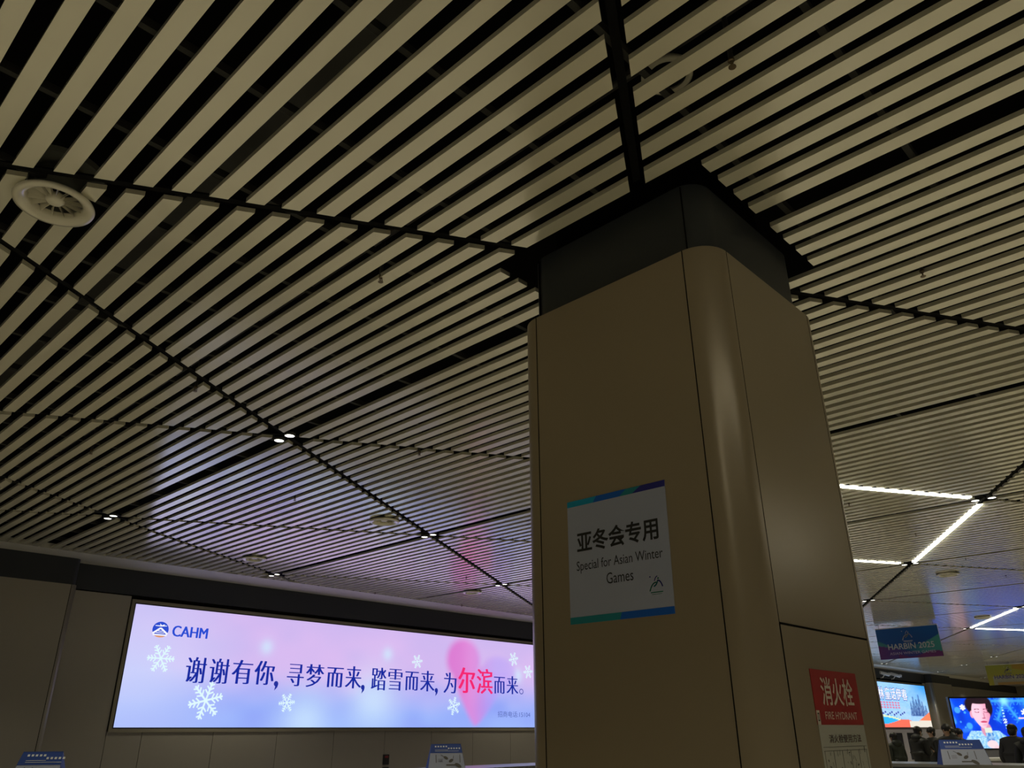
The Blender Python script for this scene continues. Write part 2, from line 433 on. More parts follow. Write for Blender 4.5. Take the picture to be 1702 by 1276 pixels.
# the poster on its broad face (reads towards -x: u runs along -y)
PP = Plane((K*PX0, K*0.8145, EYE+K*0.2895), (0, -1, 0.0), (0, 0, 1))
t = empty('poster', PP.p(0, 0, 0.002), 'square white poster with black Chinese and English lettering stuck on the brown pillar', 'poster')
hw, hh = 0.2745, 0.281
rot_ = math.radians(-0.6)
PP.u = Vector((0, -math.cos(rot_), math.sin(rot_))); PP.v = Vector((0, math.sin(rot_), math.cos(rot_)))
part('sheet', M_paper, t, lambda bm: PP.slab(bm, -hw, hw, -hh, hh, 0.0005, 0.0025))
for txt, q, bd in (('亚冬会专用', (-0.222, 0.225, 0.03, 0.128), 0.022), ('Special for Asian Winter', (-0.228, 0.238, -0.062, -0.006), 0), ('Games', (-0.062, 0.082, -0.125, -0.077), 0)):
    part('lettering', M_ink, t, lambda bm: PP.text(bm, txt, *q, 0.0032, bold=bd))
def wedge(pts): return lambda bm: PP.poly(bm, pts, 0.0031)
part('corner_band', M_pcyan, t, wedge([(-hw, hh-0.028), (-0.12, hh-0.028), (-0.10, hh), (-hw, hh)]))
part('corner_band', M_pblue, t, wedge([(-0.12, hh-0.028), (0.03, hh-0.028), (0.07, hh), (-0.10, hh)]))
part('corner_band', M_pteal, t, wedge([(0.03, hh-0.028), (0.10, hh-0.028), (0.15, hh), (0.07, hh)]))
part('corner_band', M_pnavy, t, wedge([(0.10, hh-0.028), (hw, hh-0.028), (hw, hh), (0.15, hh)]))
part('foot_band', M_pteal, t, wedge([(-hw, -hh), (0.0, -hh), (0.012, -hh+0.03), (-hw, -hh+0.03)]))
part('foot_band', M_pblue, t, wedge([(0.0, -hh), (hw, -hh), (hw, -hh+0.03), (0.012, -hh+0.03)]))
def emblem(P, bm, cx, cy, s, d=0.0035, mi=(0, 0, 0)):
    """sports emblem: a leaping skater of a few brush strokes over two lines of small print"""
    def c_(pts): return [(cx+s*a, cy+s*b) for a, b in pts]
    def quad(p0, p1, p2, n=8): return [((1-q)**2*p0[0]+2*q*(1-q)*p1[0]+q*q*p2[0], (1-q)**2*p0[1]+2*q*(1-q)*p1[1]+q*q*p2[1]) for q in [k/n for k in range(n+1)]]
    P.stroke(bm, c_(quad((-0.5, -0.38), (-0.32, 0.12), (0.0, 0.12))), 0.085*s, d, mi[0])
    P.stroke(bm, c_(quad((-0.18, -0.12), (0.05, -0.02), (0.12, 0.22))), 0.10*s, d, mi[1])
    P.stroke(bm, c_(quad((0.1, 0.22), (0.32, 0.25), (0.46, -0.16))), 0.085*s, d, mi[2])
    P.stroke(bm, c_(quad((-0.12, 0.22), (-0.05, 0.45), (0.1, 0.5))), 0.06*s, d, mi[2])
    P.poly(bm, c_([(-0.44+0.05*math.cos(q*PI/4), 0.5+0.05*math.sin(q*PI/4)) for q in range(8)]), d, mi[2])
    P.poly(bm, c_([(0.16+0.06*math.cos(q*PI/4), 0.36+0.06*math.sin(q*PI/4)) for q in range(8)]), d, mi[0])
    P.poly(bm, c_([(-0.45, -0.52), (0.47, -0.52), (0.47, -0.46), (-0.45, -0.46)]), d, mi[0])
    P.poly(bm, c_([(-0.38, -0.62), (0.38, -0.62), (0.38, -0.595), (-0.38, -0.595)]), d, mi[0])
part('emblem', [M_pgreen, M_pteal, M_pnavy], t, lambda bm: emblem(PP, bm, 0.195, -0.155, 0.066, 0.0033, (0, 1, 2)))

# fire hydrant signs on the narrow face (reads towards -y)
HP = Plane((0, K*PY0, EYE), (1, 0, 0), (0, 0, 1))
t = empty('hydrant_sign', HP.p(K*1.355, K*0.05, 0.002), 'red fire hydrant sign with cream characters on the brown pillar', 'sign')
part('sheet', M_red, t, lambda bm: HP.slab(bm, K*1.265, K*1.445, K*0.0095, K*0.0905, 0.0005, 0.0025))
part('lettering', M_cream, t, lambda bm: HP.text(bm, '消火栓', K*1.295, K*1.42, K*0.0375, K*0.080, 0.0032, bold=0.012))
part('lettering', M_cream, t, lambda bm: HP.text(bm, 'FIRE HYDRANT', K*1.297, K*1.422, K*0.0175, K*0.0285, 0.0032, bold=0.0))
t = empty('instruction_sheet', HP.p(K*1.35, K*-0.05, 0.002), 'grey-white hydrant instruction sheet with small drawings below the red sign', 'sign')
part('sheet', M_label, t, lambda bm: HP.slab(bm, K*1.2665, K*1.4445, K*-0.115, K*0.0092, 0.0005, 0.0022))
part('lettering', M_redink, t, lambda bm: HP.text(bm, '消火栓使用方法', K*1.297, K*1.423, K*-0.0165, K*-0.0045, 0.003, smear=0.01))
def draw(bm):
    for z in (-0.0222, -0.0275, -0.0575): HP.slab(bm, K*1.272, K*1.440, K*z-0.0008, K*z+0.0008, 0.0022, 0.003)
    for k in range(6):
        a = K*(1.274+k*0.0325); HP.slab(bm, a, a+0.0014, K*-0.0575, K*-0.0275, 0.0022, 0.003)
    rnd = random.Random(3)
    for k in range(5):
        a = K*(1.279+k*0.0325)
        for q in range(5):
            p0 = (a+rnd.uniform(0, 0.055), K*-0.0565+rnd.uniform(0.004, 0.065)); p1 = (p0[0]+rnd.uniform(-0.016, 0.016), p0[1]+rnd.uniform(-0.02, 0.02))
            HP.stroke(bm, [p0, p1], 0.003 if q else 0.007, 0.003)
    for k in range(5):
        for q in range(2): HP.slab(bm, K*(1.276+k*0.0325), K*(1.276+k*0.0325)+0.06, K*-0.066-q*0.012, K*-0.066-q*0.012+0.004, 0.0022, 0.003)
part('drawings', M_lineink, t, draw)
t = empty('inspection_label', HP.p(K*1.262, K*0.015, 0.002), 'narrow pale label stuck at the lower edge of the red hydrant sign', 'label')
part('sheet', M_cream, t, lambda bm: HP.slab(bm, K*1.2655, K*1.2765, K*0.0095, K*0.030, 0.0026, 0.0034))
part('mark', M_lineink, t, lambda bm: (HP.slab(bm, K*1.2683, K*1.2742, K*0.0145, K*0.0165, 0.0034, 0.004), HP.slab(bm, K*1.2683, K*1.2742, K*0.0245, K*0.0265, 0.0034, 0.004),
     HP.slab(bm, K*1.2683, K*1.2695, K*0.0145, K*0.0265, 0.0034, 0.004), HP.slab(bm, K*1.273, K*1.2742, K*0.0145, K*0.0265, 0.0034, 0.004)))

# ------------------------------------------------------------------ the long lilac lightbox
t = empty('lightbox', WP.p(K*4.3, K*0.42, 0), 'long backlit lilac advertising lightbox with blue Chinese slogan on the wall', 'lightbox')
def ring(P, bm, a0, a1, b0, b1, w_, d0, d1):
    P.slab(bm, a0-w_, a1+w_, b1, b1+w_, d0, d1); P.slab(bm, a0-w_, a1+w_, b0-w_, b0, d0, d1)
    P.slab(bm, a0-w_, a0, b0, b1, d0, d1); P.slab(bm, a1, a1+w_, b0, b1, d0, d1)
D0 = 0.014   # the box stands a little proud of the wall
part('frame', M_frame, t, lambda bm: ring(WP, bm, K*LBX0-0.018, K*LBX1+0.018, K*LBZ0-0.018, K*LBZ1+0.018, 0.05, -0.01, D0+0.006))
part('bezel', M_bezel, t, lambda bm: ring(WP, bm, K*LBX0, K*LBX1, K*LBZ0, K*LBZ1, 0.018, -0.01, D0+0.004))
def heart(x, z):
    """0 outside, 1 well inside the soft printed heart"""
    e = max(sstep(1.25, 0.75, math.hypot((x-4.965)/0.20, (z-0.60)/0.175)), 0.8*sstep(1.25, 0.75, math.hypot((x-5.40)/0.22, (z-0.50)/0.15)))
    if z < 0.60:
        q = (z-0.07)/0.50; xl = 5.10+(4.775-5.10)*q**0.8; xr = 5.12+(5.60-5.12)*q**0.8 if q > 0 else 5.12
        if q > 0: e = max(e, sstep(xl-0.04, xl+0.05, x)*sstep(xr+0.05, xr-0.05, x)*sstep(0.62, 0.50, z))
    return e
def lb_col(a, b):
    x, z = a/K, b/K; h = (z-LBZ0)/(LBZ1-LBZ0)
    n = vnoise(x*2.2, z*5, 1)*0.6+vnoise(x*5, z*9, 2)*0.4
    top = mix((0.56, 0.46, 0.86), (0.72, 0.50, 0.88), n); bot = mix((0.27, 0.36, 0.93), (0.36, 0.52, 1.0), n)
    c = mix(bot, top, sstep(0.08, 0.62, h+0.22*(n-0.5)))
    left = sstep(2.95, 2.15, x); c = mix(c, (0.60, 0.68, 1.0), 0.75*left*(1-abs(h-0.45)))
    # glowing dots of the print
    for gx, gz, gr in ((3.03, 0.585, 0.05), (4.12, 0.60, 0.05), (5.66, 0.50, 0.06), (4.0, 0.25, 0.22), (3.4, 0.1, 0.2)):
        c = mix(c, (0.62, 0.82, 1.0), 0.7*math.exp(-((x-gx)**2+(z-gz)**2)/gr**2))
    e = heart(x, z); lean = sstep(5.42, 4.95, x)
    pink = mix((0.46, 0.32, 0.95), (0.72, 0.16, 0.62), lean)
    pink = mix(pink, (0.80, 0.26, 0.72), 0.6*math.exp(-((x-5.05)/0.12)**2))
    return mix(c, pink, e*(0.55+0.32*lean))
part_ = WP.picture('lit_face', K*LBX0, K*LBX1, K*LBZ0, K*LBZ1, 260, 42, lb_col, printed('backlit_film', BOX_E), t, D0)
def slogan(bm):
    H = [(2.457, 2.60, .326, .487, '谢'), (2.622, 2.765, .328, .487, '谢'), (2.785, 2.94, .331, .487, '有'), (2.955, 3.113, .331, .489, '你'),
         (3.216, 3.358, .331, .481, '寻'), (3.372, 3.53, .329, .488, '梦'), (3.555, 3.705, .333, .474, '而'), (3.725, 3.875, .331, .492, '来'),
         (3.97, 4.118, .325, .494, '踏'), (4.136, 4.282, .328, .490, '雪'), (4.31, 4.455, .333, .478, '而'), (4.473, 4.631, .331, .492, '来'),
         (4.733, 4.881, .324, .489, '为'), (5.341, 5.486, .336, .479, '而'), (5.505, 5.661, .336, .492, '来')]
    for a0, a1, b0, b1, ch in H: WP.text(bm, ch, K*a0, K*a1, K*b0, K*b1, D0+0.004, smear=0.034, bold=-0.012)
    for cx in (3.135, 3.893, 4.652): 
        pts = [(K*cx+0.05*math.cos(q), K*0.345+0.05*math.sin(q)) for q in [k*PI/6 for k in range(10)]]
        WP.poly(bm, [(K*cx+0.045*math.cos(k*PI/6), K*0.342+0.045*math.sin(k*PI/6)) for k in range(12)], D0+0.004)
        WP.poly(bm, [(K*cx-0.01, K*0.33), (K*cx+0.045, K*0.338), (K*cx+0.03, K*0.318), (K*cx-0.025, K*0.296)][::-1], D0+0.004)
    n = 20
    for k in range(n):
        a, b = 2*PI*k/n, 2*PI*(k+1)/n
        WP.poly(bm, [(K*5.704+r_*math.cos(q), K*0.362+r_*0.85*math.sin(q)) for r_, q in ((0.052, a), (0.07, a), (0.07, b), (0.052, b))], D0+0.004)
part('lettering', G_navy, t, slogan)
for a0, a1, b0, b1, ch in ((4.899, 5.105, .330, .539, '尔'), (5.123, 5.326, .330, .539, '滨')):
    tag(part('red_character', G_rose, t, lambda bm: WP.text(bm, ch, K*a0, K*a1, K*b0, K*b1, D0+0.005, smear=0.03)), 'crimson character')
part('phone_number', G_small, t, lambda bm: WP.text(bm, '招商电话:15104', K*5.39, K*5.82, K*0.140, K*0.190, D0+0.004))
part('company_name', G_logo, t, lambda bm: WP.text(bm, 'CAHM', K*2.326, K*2.574, K*0.607, K*0.676, D0+0.004, smear=0.035))
def logo(bm):
    cx, cz, rx, rz = K*2.247, K*0.643, K*0.0535, K*0.049
    WP.poly(bm, [(cx+rx*math.cos(2*PI*k/36), cz+rz*math.sin(2*PI*k/36)) for k in range(36)], D0+0.004)
    E_ = lambda pts, d, mi: WP.poly(bm, [(cx+rx*a, cz+rz*b) for a, b in pts], d, mi)
    E_([(-0.95, -0.42), (-0.88, -0.62), (-0.66, -0.62), (0, 0.1), (0.66, -0.62), (0.88, -0.62), (0.95, -0.42), (0.12, 0.22), (-0.12, 0.22)][::1] if False else [(-0.12, 0.24), (-0.98, -0.45), (-0.85, -0.66), (0, 0.06)], D0+0.006, 1)
    E_([(0.12, 0.24), (0, 0.06), (0.85, -0.66), (0.98, -0.45)], D0+0.006, 1)
    E_([(-0.12, 0.24), (0, 0.06), (0.12, 0.24)], D0+0.006, 1)
    E_([(-0.66, -0.62), (0.66, -0.62), (0.88, -0.72), (-0.88, -0.72)][::-1], D0+0.006, 1)
    E_([(-0.80, -0.6), (-0.88, -0.78), (0.88, -0.78), (0.80, -0.6)], D0+0.006, 1)
    for b, w_ in ((-0.18, 0.28), (-0.40, 0.5)): E_([(-w_, b-0.07), (w_, b-0.07), (w_, b+0.02), (-w_, b+0.02)], D0+0.006, 1)
    E_([(-0.7, 0.42), (0.0, 0.38), (0.72, 0.46), (0.72, 0.54), (0.1, 0.52), (0.0, 0.62), (-0.18, 0.78), (-0.1, 0.52), (-0.7, 0.5)], D0+0.006, 1)
    E_([(0.0, 0.5), (0.3, 0.66), (0.5, 0.66), (0.25, 0.45)], D0+0.006, 1)
    E_([(-0.72, -0.8), (-0.4, -0.96), (0, -1.02), (0.4, -0.96), (0.72, -0.8)], D0+0.007, 2)
part('company_logo', [G_logo, G_white, G_orange], t, logo)
def flake(P, bm, cx, cz, R, d, w_, a0=0.0, curls=3):
    for k in range(6):
        a = a0 + k*PI/3; ux, uz = math.cos(a), math.sin(a)
        P.stroke(bm, [(cx, cz), (cx+R*ux, cz+R*uz)], w_, d)
        for q in range(curls):
            r0 = R*(0.35+0.24*q); L_ = R*(0.30-0.05*q)
            for s in (-1, 1):
                b = a+s*PI/3.4
                P.stroke(bm, [(cx+r0*ux, cz+r0*uz), (cx+r0*ux+L_*math.cos(b), cz+r0*uz+L_*math.sin(b))], w_*0.8, d+0.0004)
for x, z, r, a in ((2.281, 0.466, 0.088, 0.0), (2.626, 0.220, 0.117, 0.25), (3.238, 0.218, 0.064, 0.1), (4.432, 0.560, 0.056, 0.15), (4.855, 0.223, 0.072, 0.3), (5.602, 0.643, 0.062, 0.2), (5.80, 0.54, 0.062, 0.1)):
    part('snowflake', G_flake, t, lambda bm: flake(WP, bm, K*x, K*z, K*r, D0+0.003, K*r*0.11, a))

# ------------------------------------------------------------------ far lightbox with the snowy forest
t = empty('lightbox', WP.p(K*15.4, K*0.42, 0), 'blue snowy forest lightbox on the far wall beside the dark pilaster', 'lightbox')
FX_0, FX_1, FZ0, FZ1 = 13.92, 16.98, 0.056, 0.775
part('frame', M_frame, t, lambda bm: ring(WP, bm, K*FX_0-0.02, K*FX_1+0.02, K*FZ0-0.02, K*FZ1+0.02, 0.05, -0.01, 0.085))
part('bezel', M_bezel, t, lambda bm: ring(WP, bm, K*FX_0, K*FX_1, K*FZ0, K*FZ1, 0.02, -0.01, 0.08))
def fl_col(a, b):
    x, z = a/K, b/K; u = (x-FX_0)/(FX_1-FX_0); h = (z-FZ0)/(FZ1-FZ0)
    n = vnoise(u*14, h*12, 4)*0.5+vnoise(u*34, h*30, 5)*0.5
    c = mix((0.22, 0.52, 0.92), (0.42, 0.70, 0.98), n*0.8+0.3*(0.7-u)); c = mix(c, (0.04, 0.34, 0.95), sstep(0.6, 1.0, u)*sstep(0.5, 1.0, h))
    c = mix(c, (0.55, 0.68, 0.95), sstep(0.5, 0.35, h)*0.5*n)
    for tx, th, tw in ((0.70, 0.60, 0.04), (0.75, 0.72, 0.05), (0.80, 0.66, 0.06), (0.85, 0.78, 0.05), (0.90, 0.62, 0.05), (0.95, 0.52, 0.05)):
        d = abs(u-tx)/(tw*max(0.05, (th-h)*1.6+0.15)) if h < th else 9
        if d < 1 and h > 0.25: c = mix(c, (0.01, 0.06, 0.28), 0.9*(0.5+0.5*vnoise(u*90, h*40, 7)))
    w1 = 0.30-0.45*(u)+0.12*math.sin(u*5)
    if h < 0.27-0.18*u+0.05*math.sin(u*6): c = (0.03, 0.45, 0.90)
    if abs(h-(0.25-0.20*u+0.05*math.sin(u*6))) < 0.02: c = (0.75, 0.85, 0.55)
    if h < 0.06+0.12*math.exp(-((u-0.55)/0.2)**2): c = (0.90, 0.16, 0.10)
    if u > 0.72 and h < 0.08+1.0*(u-0.72): c = (0.92, 0.22, 0.10)
    if u > 0.62 and h < 0.16-0.05*(1-u): c = (0.78, 0.72, 0.62)
    return c
WP.picture('lit_face', K*FX_0, K*FX_1, K*FZ0, K*FZ1, 120, 60, fl_col, printed('backlit_forest_film', 1.15), t, 0.07)
def ft(bm):
    for a0, a1, s in ((14.26, 14.52, '森'), (14.56, 14.82, '林'), (14.86, 15.12, '童'), (15.14, 15.38, '话'), (15.40, 15.66, '伊'), (15.68, 15.95, '春')):
        WP.text(bm, s, K*a0, K*a1, K*0.50, K*0.69, 0.076, smear=0.02)
part('lettering', G_white, t, ft)
def ft_back(bm):
    for a0, a1, s in ((14.24, 14.54, '森'), (14.54, 14.84, '林'), (14.84, 15.14, '童'), (15.12, 15.40, '话'), (15.38, 15.68, '伊'), (15.66, 15.97, '春')):
        WP.text(bm, s, K*a0, K*a1, K*0.488, K*0.70, 0.0735, smear=0.07)
part('lettering_outline', G_small, t, ft_back)  # dark blue outline printed behind the white title characters
G_pinkish = glow('backlit_pink', (0.75, 0.22, 0.35))
def ft2(bm):
    for k in range(9): 
        a = K*(14.30+0.135*k)
        for q in range(3): WP.slab(bm, a, a+K*0.10, K*(0.36+0.04*q), K*(0.36+0.04*q)+K*0.018, 0.074, 0.077)
        WP.slab(bm, a+K*0.04, a+K*0.06, K*0.35, K*0.47, 0.074, 0.077)
part('small_print', G_pinkish, t, ft2)
def ft3(bm):
    for k in range(12):
        WP.slab(bm, K*(14.5+0.1*k), K*(14.57+0.1*k), K*(0.24+0.02*(k % 3)), K*(0.27+0.02*(k % 3)), 0.074, 0.077)
part('small_print', G_small, t, ft3)

# cctv cameras on the far band
M_cctv = mat('cctv_shell', (0.75, 0.75, 0.75), 0.4)
def cctv(x, z, yaw, label):
    p = WP.p(K*x, K*z-0.1, 0.02)
    t = empty('security_camera', p, label, 'camera', rz=0)
    def b1(bm): 
        tube(bm, [p, p+Vector((0, -0.10, 0.02)), p+Vector((0.0, -0.2, 0.14))], 0.022, 8)
    part('bracket', M_cctv, t, b1)
    c = p+Vector((0.0, -0.2, 0.17)); d = Vector((math.cos(yaw), -0.9, -0.35)).normalized()
    def b2(bm): 
        tube(bm, [c-d*0.2, c+d*0.2], 0.065, 12); tube(bm, [c+d*0.18+Vector((0, 0, 0.03)), c+d*0.27+Vector((0, 0, 0.03))], [0.07, 0.06], 12)
    part('housing', M_cctv, t, b2)
    part('lens', M_ink, t, lambda bm: tube(bm, [c+d*0.2, c+d*0.275], 0.045, 12))
cctv(14.87, 0.88, 0.3, 'white security camera on the dark band, above the left half of the forest lightbox')
cctv(15.38, 0.88, -1.2, 'white security camera on the dark band, nearer the middle of the forest lightbox')
# call box on the wall under the lilac lightbox
t = empty('wall_button_box', WP.p(10.40, -0.44, 0), 'small black button box on the wall below the lilac lightbox', 'switch')
part('plate', M_trimb, t, lambda bm: WP.slab(bm, 10.33, 10.47, -0.36-0.16, -0.36+0.02, 0, 0.02))
part('button', M_redink, t, lambda bm: WP.slab(bm, 10.36, 10.44, -0.40, -0.365, 0.02, 0.03))
part('lower_plate', M_trimb, t, lambda bm: WP.slab(bm, 10.33, 10.47, -0.75, -0.56, 0, 0.02))

# ------------------------------------------------------------------ video screen
LL = Vector((36.79, 10.61, 0)); LD = Vector((38.876-36.795, 8.416-10.611, 0)).normalized()
LP = Plane((LL.x, LL.y, EYE-0.66), LD, (0, 0, 1)); LW, LH = 4.3, 1.84
t = empty('video_screen', LP.p(LW/2, -0.9, -0.1), 'large bright blue video screen showing a face and snowflakes, behind the crowd', 'screen')
part('cabinet', M_trimb, t, lambda bm: LP.slab(bm, -0.06, LW+0.06, -0.06, LH+0.06, -0.18, -0.004))
M_base = mat('screen_base', (0.30, 0.30, 0.32), 0.5)
part('base', M_base, t, lambda bm: LP.slab(bm, 0.1, LW-0.1, -0.94, -0.06, -0.4, -0.03))
PXM = 3.02/1606.0    # metres per unit of the little drawing below
def led_col(a, b):
    u = a/PXM; v = (LH-b)/LH*1010.0
    n = vnoise(u/160, v/160, 8)
    c = mix((0.0, 0.035, 0.66), (0.0, 0.09, 0.95), n)
    if n > 0.72 and u < 500: c = mix(c, (0.10, 0.50, 1.0), (n-0.72)*3)
    if u > 1400: c = mix(c, (0.05, 0.40, 1.0), sstep(1400, 1700, u)*sstep(500, 0, v))
    # large pale flake
    dx, dy = u-1150, v-60; r = math.hypot(dx, dy); th = math.atan2(dy, dx)
    if r < 520:
        s = abs(((th/(PI/3)+0.5) % 1)-0.5)*r*PI/3
        e = math.exp(-(s/26)**2)*sstep(520, 380, r); c = mix(c, (0.05, 0.42, 0.95), e*0.9)
        s2 = abs(((r/130) % 1)-0.4)
        if s < 90 and 120 < r: c = mix(c, (0.05, 0.40, 0.95), 0.6*math.exp(-((s2-s/300)/0.10)**2))
        c = mix(c, (0.3, 0.85, 1.0), math.exp(-(r/90)**2))
    def dot(cx, cy, R, col, w=1.0):
        nonlocal c
        d = math.hypot(u-cx, v-cy)/R
        if d < 1.3: c = mix(c, col, w*sstep(1.3, 0.8, d))
    def ell(cx, cy, rx, ry, col, soft=0.12, w=1.0):
        nonlocal c
        d = math.hypot((u-cx)/rx, (v-cy)/ry)
        if d < 1+soft: c = mix(c, col, w*sstep(1+soft, 1-soft, d))
    # small white flakes
    for cx, cy, R in ((235, 185, 62), (1530, 300, 70), (1640, 300, 60)):
        dx, dy = u-cx, v-cy; r = math.hypot(dx, dy); th = math.atan2(dy, dx)
        if r < R and abs(((th/(PI/3)) % 1)-0.5)*r < 16: c = (0.9, 0.97, 0.9)
    for cx, cy, R in ((110, 240, 60), (300, 560, 60), (210, 590, 20), (260, 290, 25), (130, 480, 18)): dot(cx, cy, R, (0.08, 0.50, 0.98), 0.7)
    if 1380 < u and abs(v-415) < 16: c = (0.95, 0.6, 0.75)
    # sweater with frost pattern, neck
    if v > 660:
        half = 280+ (v-660)*0.95
        if abs(u-560) < half*0.9 or (u > 560 and abs(u-560) < half*1.2):
            q = vnoise(u/22, v/22, 12); c = mix((0.10, 0.42, 0.90), (0.60, 0.86, 1.0), q if u < 900 else q*q)
    ell(500, 330, 20, 20, c)
    # hair
    ell(570, 130, 285, 175, (0.015, 0.006, 0.012)); ell(752, 170, 115, 215, (0.015, 0.006, 0.012)); ell(405, 140, 95, 160, (0.015, 0.006, 0.012))
    ell(640, 640, 110, 150, (0.72, 0.30, 0.44))
    ell(400, 330, 38, 75, (0.80, 0.36, 0.50))
    # face
    skin = mix((0.98, 0.60, 0.74), (0.92, 0.34, 0.50), sstep(560, 780, u))
    fx = 596; ry = 295; rx = 190 if v < 360 else 190-(v-360)*0.30
    d = math.hypot((u-fx)/max(60, rx), (v-320)/ry)
    if d < 1.05 and v > 70: c = mix(c, skin, sstep(1.05, 0.95, d))
    # fringe, brows, closed lids, nose, lips
    ell(620, 60, 240, 60, (0.015, 0.006, 0.012)); ell(800, 190, 70, 130, (0.015, 0.006, 0.012))
    for cx, s in ((525, -1), (715, 1)):
        if abs(u-cx) < 55 and abs(v-(222+((u-cx)/55.0)**2*10)) < 8: c = (0.20, 0.06, 0.12)
        if abs(u-cx) < 50 and abs(v-(292-((u-cx)/50.0)**2*14)) < 7: c = (0.30, 0.06, 0.14)
    if 640 < u < 668 and 300 < v < 410: c = mix(c, (0.45, 0.10, 0.22), 0.55)
    ell(640, 408, 40, 10, (0.45, 0.10, 0.20), 0.3)
    ell(625, 482, 72, 20, (0.62, 0.06, 0.16), 0.2); ell(625, 545, 40, 8, (0.72, 0.30, 0.40), 0.4)
    # paper cup in a hand
    if 600 < u < 750 and 600 < v < 700: c = (0.72, 0.78, 0.66)
    if 600 < u < 760 and 700 < v < 890: c = mix((0.02, 0.20, 0.62), (0.50, 0.75, 0.95), vnoise(u/30, v/30, 3)**2)
    ell(700, 930, 110, 80, (0.95, 0.68, 0.72)); ell(780, 990, 60, 40, (0.95, 0.62, 0.68))
    # column of small print
    if 1060+v*0.0 < u < 1100 and 200 < v < 620 and int(v/30) % 2 == 0: c = (0.45, 0.80, 1.0)
    if 1040 < u < 1120 and 420 < v < 520 and int(v/22+u/22) % 2 == 0: c = (0.85, 0.92, 1.0)
    return c
LP.picture('lit_face', 0, LW, 0, LH, 230, 100, led_col, printed('screen_pixels', 1.15), t, 0.0)

# ------------------------------------------------------------------ hanging banners
def banner(x, y0, y1, z0, z1, base, label, fn, ink, sub, mats):
    P = Plane((K*x, K*y0, EYE+K*z0), (0, -1, 0), (0, 0, 1)); W = K*(y0-y1); H = K*(z1-z0)
    t = empty('hanging_banner', P.p(W/2, H, 0), label, 'banner')
    part('board', M_trimb, t, lambda bm: P.slab(bm, 0, W, 0, H, -0.03, -0.001))
    P.picture('printed_face', 0, W, 0, H, 70, 34, lambda a, b: fn(a/W, b/H), printed('print_'+label[:5], 0.0), t, 0.001)
    part('lettering', ink, t, lambda bm: P.text(bm, 'HARBIN 2025', 0.16*W, 0.90*W, 0.30*H, 0.49*H, 0.004, bold=0.012))
    part('lettering', sub, t, lambda bm: P.text(bm, 'ASIAN WINTER GAMES', 0.17*W, 0.90*W, 0.13*H, 0.215*H, 0.004))
    part('emblem', mats, t, lambda bm: emblem(P, bm, 0.5*W, 0.72*H, 0.33*H, 0.004, (0, 0, 1)))
    part('top_rail', M_cctv, t, lambda bm: P.slab(bm, 0, W, H, H+0.02, -0.04, 0.005))
    for a in (0.06*W, 0.94*W): part('wire', M_trimb, t, lambda bm: tube(bm, [P.p(a, H+0.015, -0.015), P.p(a, H+K*(1.0-z1)+0.05, -0.015)], 0.004, 6))
def blue_fn(u, v):
    c = mix((0.0, 0.06, 0.30), (0.0, 0.12, 0.48), v)
    if v < 0.30+0.35*u+0.1*math.sin(u*7) and u > 0.35: c = mix((0.0, 0.10, 0.38), (0.06, 0.36, 0.36), sstep(0.35, 0.9, u))
    if v < 0.62-1.0*u: c = (0.05, 0.30, 0.34)
    if v < 0.46-0.45*u: c = mix((0.16, 0.04, 0.26), (0.04, 0.06, 0.34), u*2)
    if v < 0.12+0.08*math.sin(u*9) and u > 0.3: c = (0.18, 0.03, 0.20)
    return c
def yel_fn(u, v):
    c = mix((0.42, 0.36, 0.04), (0.34, 0.36, 0.05), v)
    if v < 0.42 and u > 0.12: c = mix((0.36, 0.34, 0.24), (0.40, 0.40, 0.30), v*2)
    if v < 0.12 and u > 0.2: c = (0.40, 0.24, 0.06)
    if u > 0.6 and v > 0.6+0.5*(1-u): c = (0.40, 0.26, 0.03)
    return c
M_bwhite = mat('banner_white', (0.62, 0.66, 0.70), 0.5); M_bpale = mat('banner_lilac', (0.60, 0.54, 0.75), 0.5)
M_bnavy = mat('banner_navy', (0.05, 0.04, 0.22), 0.5); M_bgrey = mat('banner_grey', (0.30, 0.28, 0.22), 0.5)
banner(8.8, 3.112, 2.505, 0.671, 0.967, None, 'blue hanging banner with white lettering below the slatted ceiling', blue_fn, M_bwhite, M_bpale, [M_bwhite, M_bpale])
banner(15.1, 3.712, 3.09, 0.658, 0.96, None, 'yellow hanging banner with navy lettering, above the blue video screen', yel_fn, M_bnavy, M_bgrey, [M_bnavy, M_bwhite])

# ------------------------------------------------------------------ lamps in the ceiling
def spot(parent, p):
    L = bpy.data.lights.new('downlight_lamp', 'SPOT'); L.energy = SPOT_W; L.color = LAMP_COL; L.spot_size = math.radians(114); L.spot_blend = 0.9
    L.shadow_soft_size = 0.06
    o = bpy.data.objects.new('lamp', L); COL.objects.link(o); o.parent = parent; o.location = p - parent.location
    return o
proto = None
def downlight(x, y, label, group, lamp):
    global proto
    p = V(x, y, 1.0)
    if proto is None:
        proto = empty('downlight', p)
        a = bmesh.new(); lathe(a, [(0.038, 0.012), (0.044, -0.004), (0.050, -0.004), (0.052, 0.05), (0.038, 0.05)], seg=28); obj('trim_ring', a, M_trimb, proto, True)
        b = bmesh.new(); lathe(b, [(0.0, -0.002), (0.036, -0.002), (0.042, -0.001), (0.042, 0.012), (0.0, 0.012)], seg=28); obj('lens', b, M_lens, proto)
        t = proto
    else:
        t = proto.copy(); COL.objects.link(t)
        for c in [c for c in proto.children if c.type == 'MESH']:
            d = c.copy(); COL.objects.link(d); d.parent = t
    t.location = p
    tag(t, label, 'downlight', group)
    if lamp: spot(t, V(x, y+0.036, 0.985))
    return t
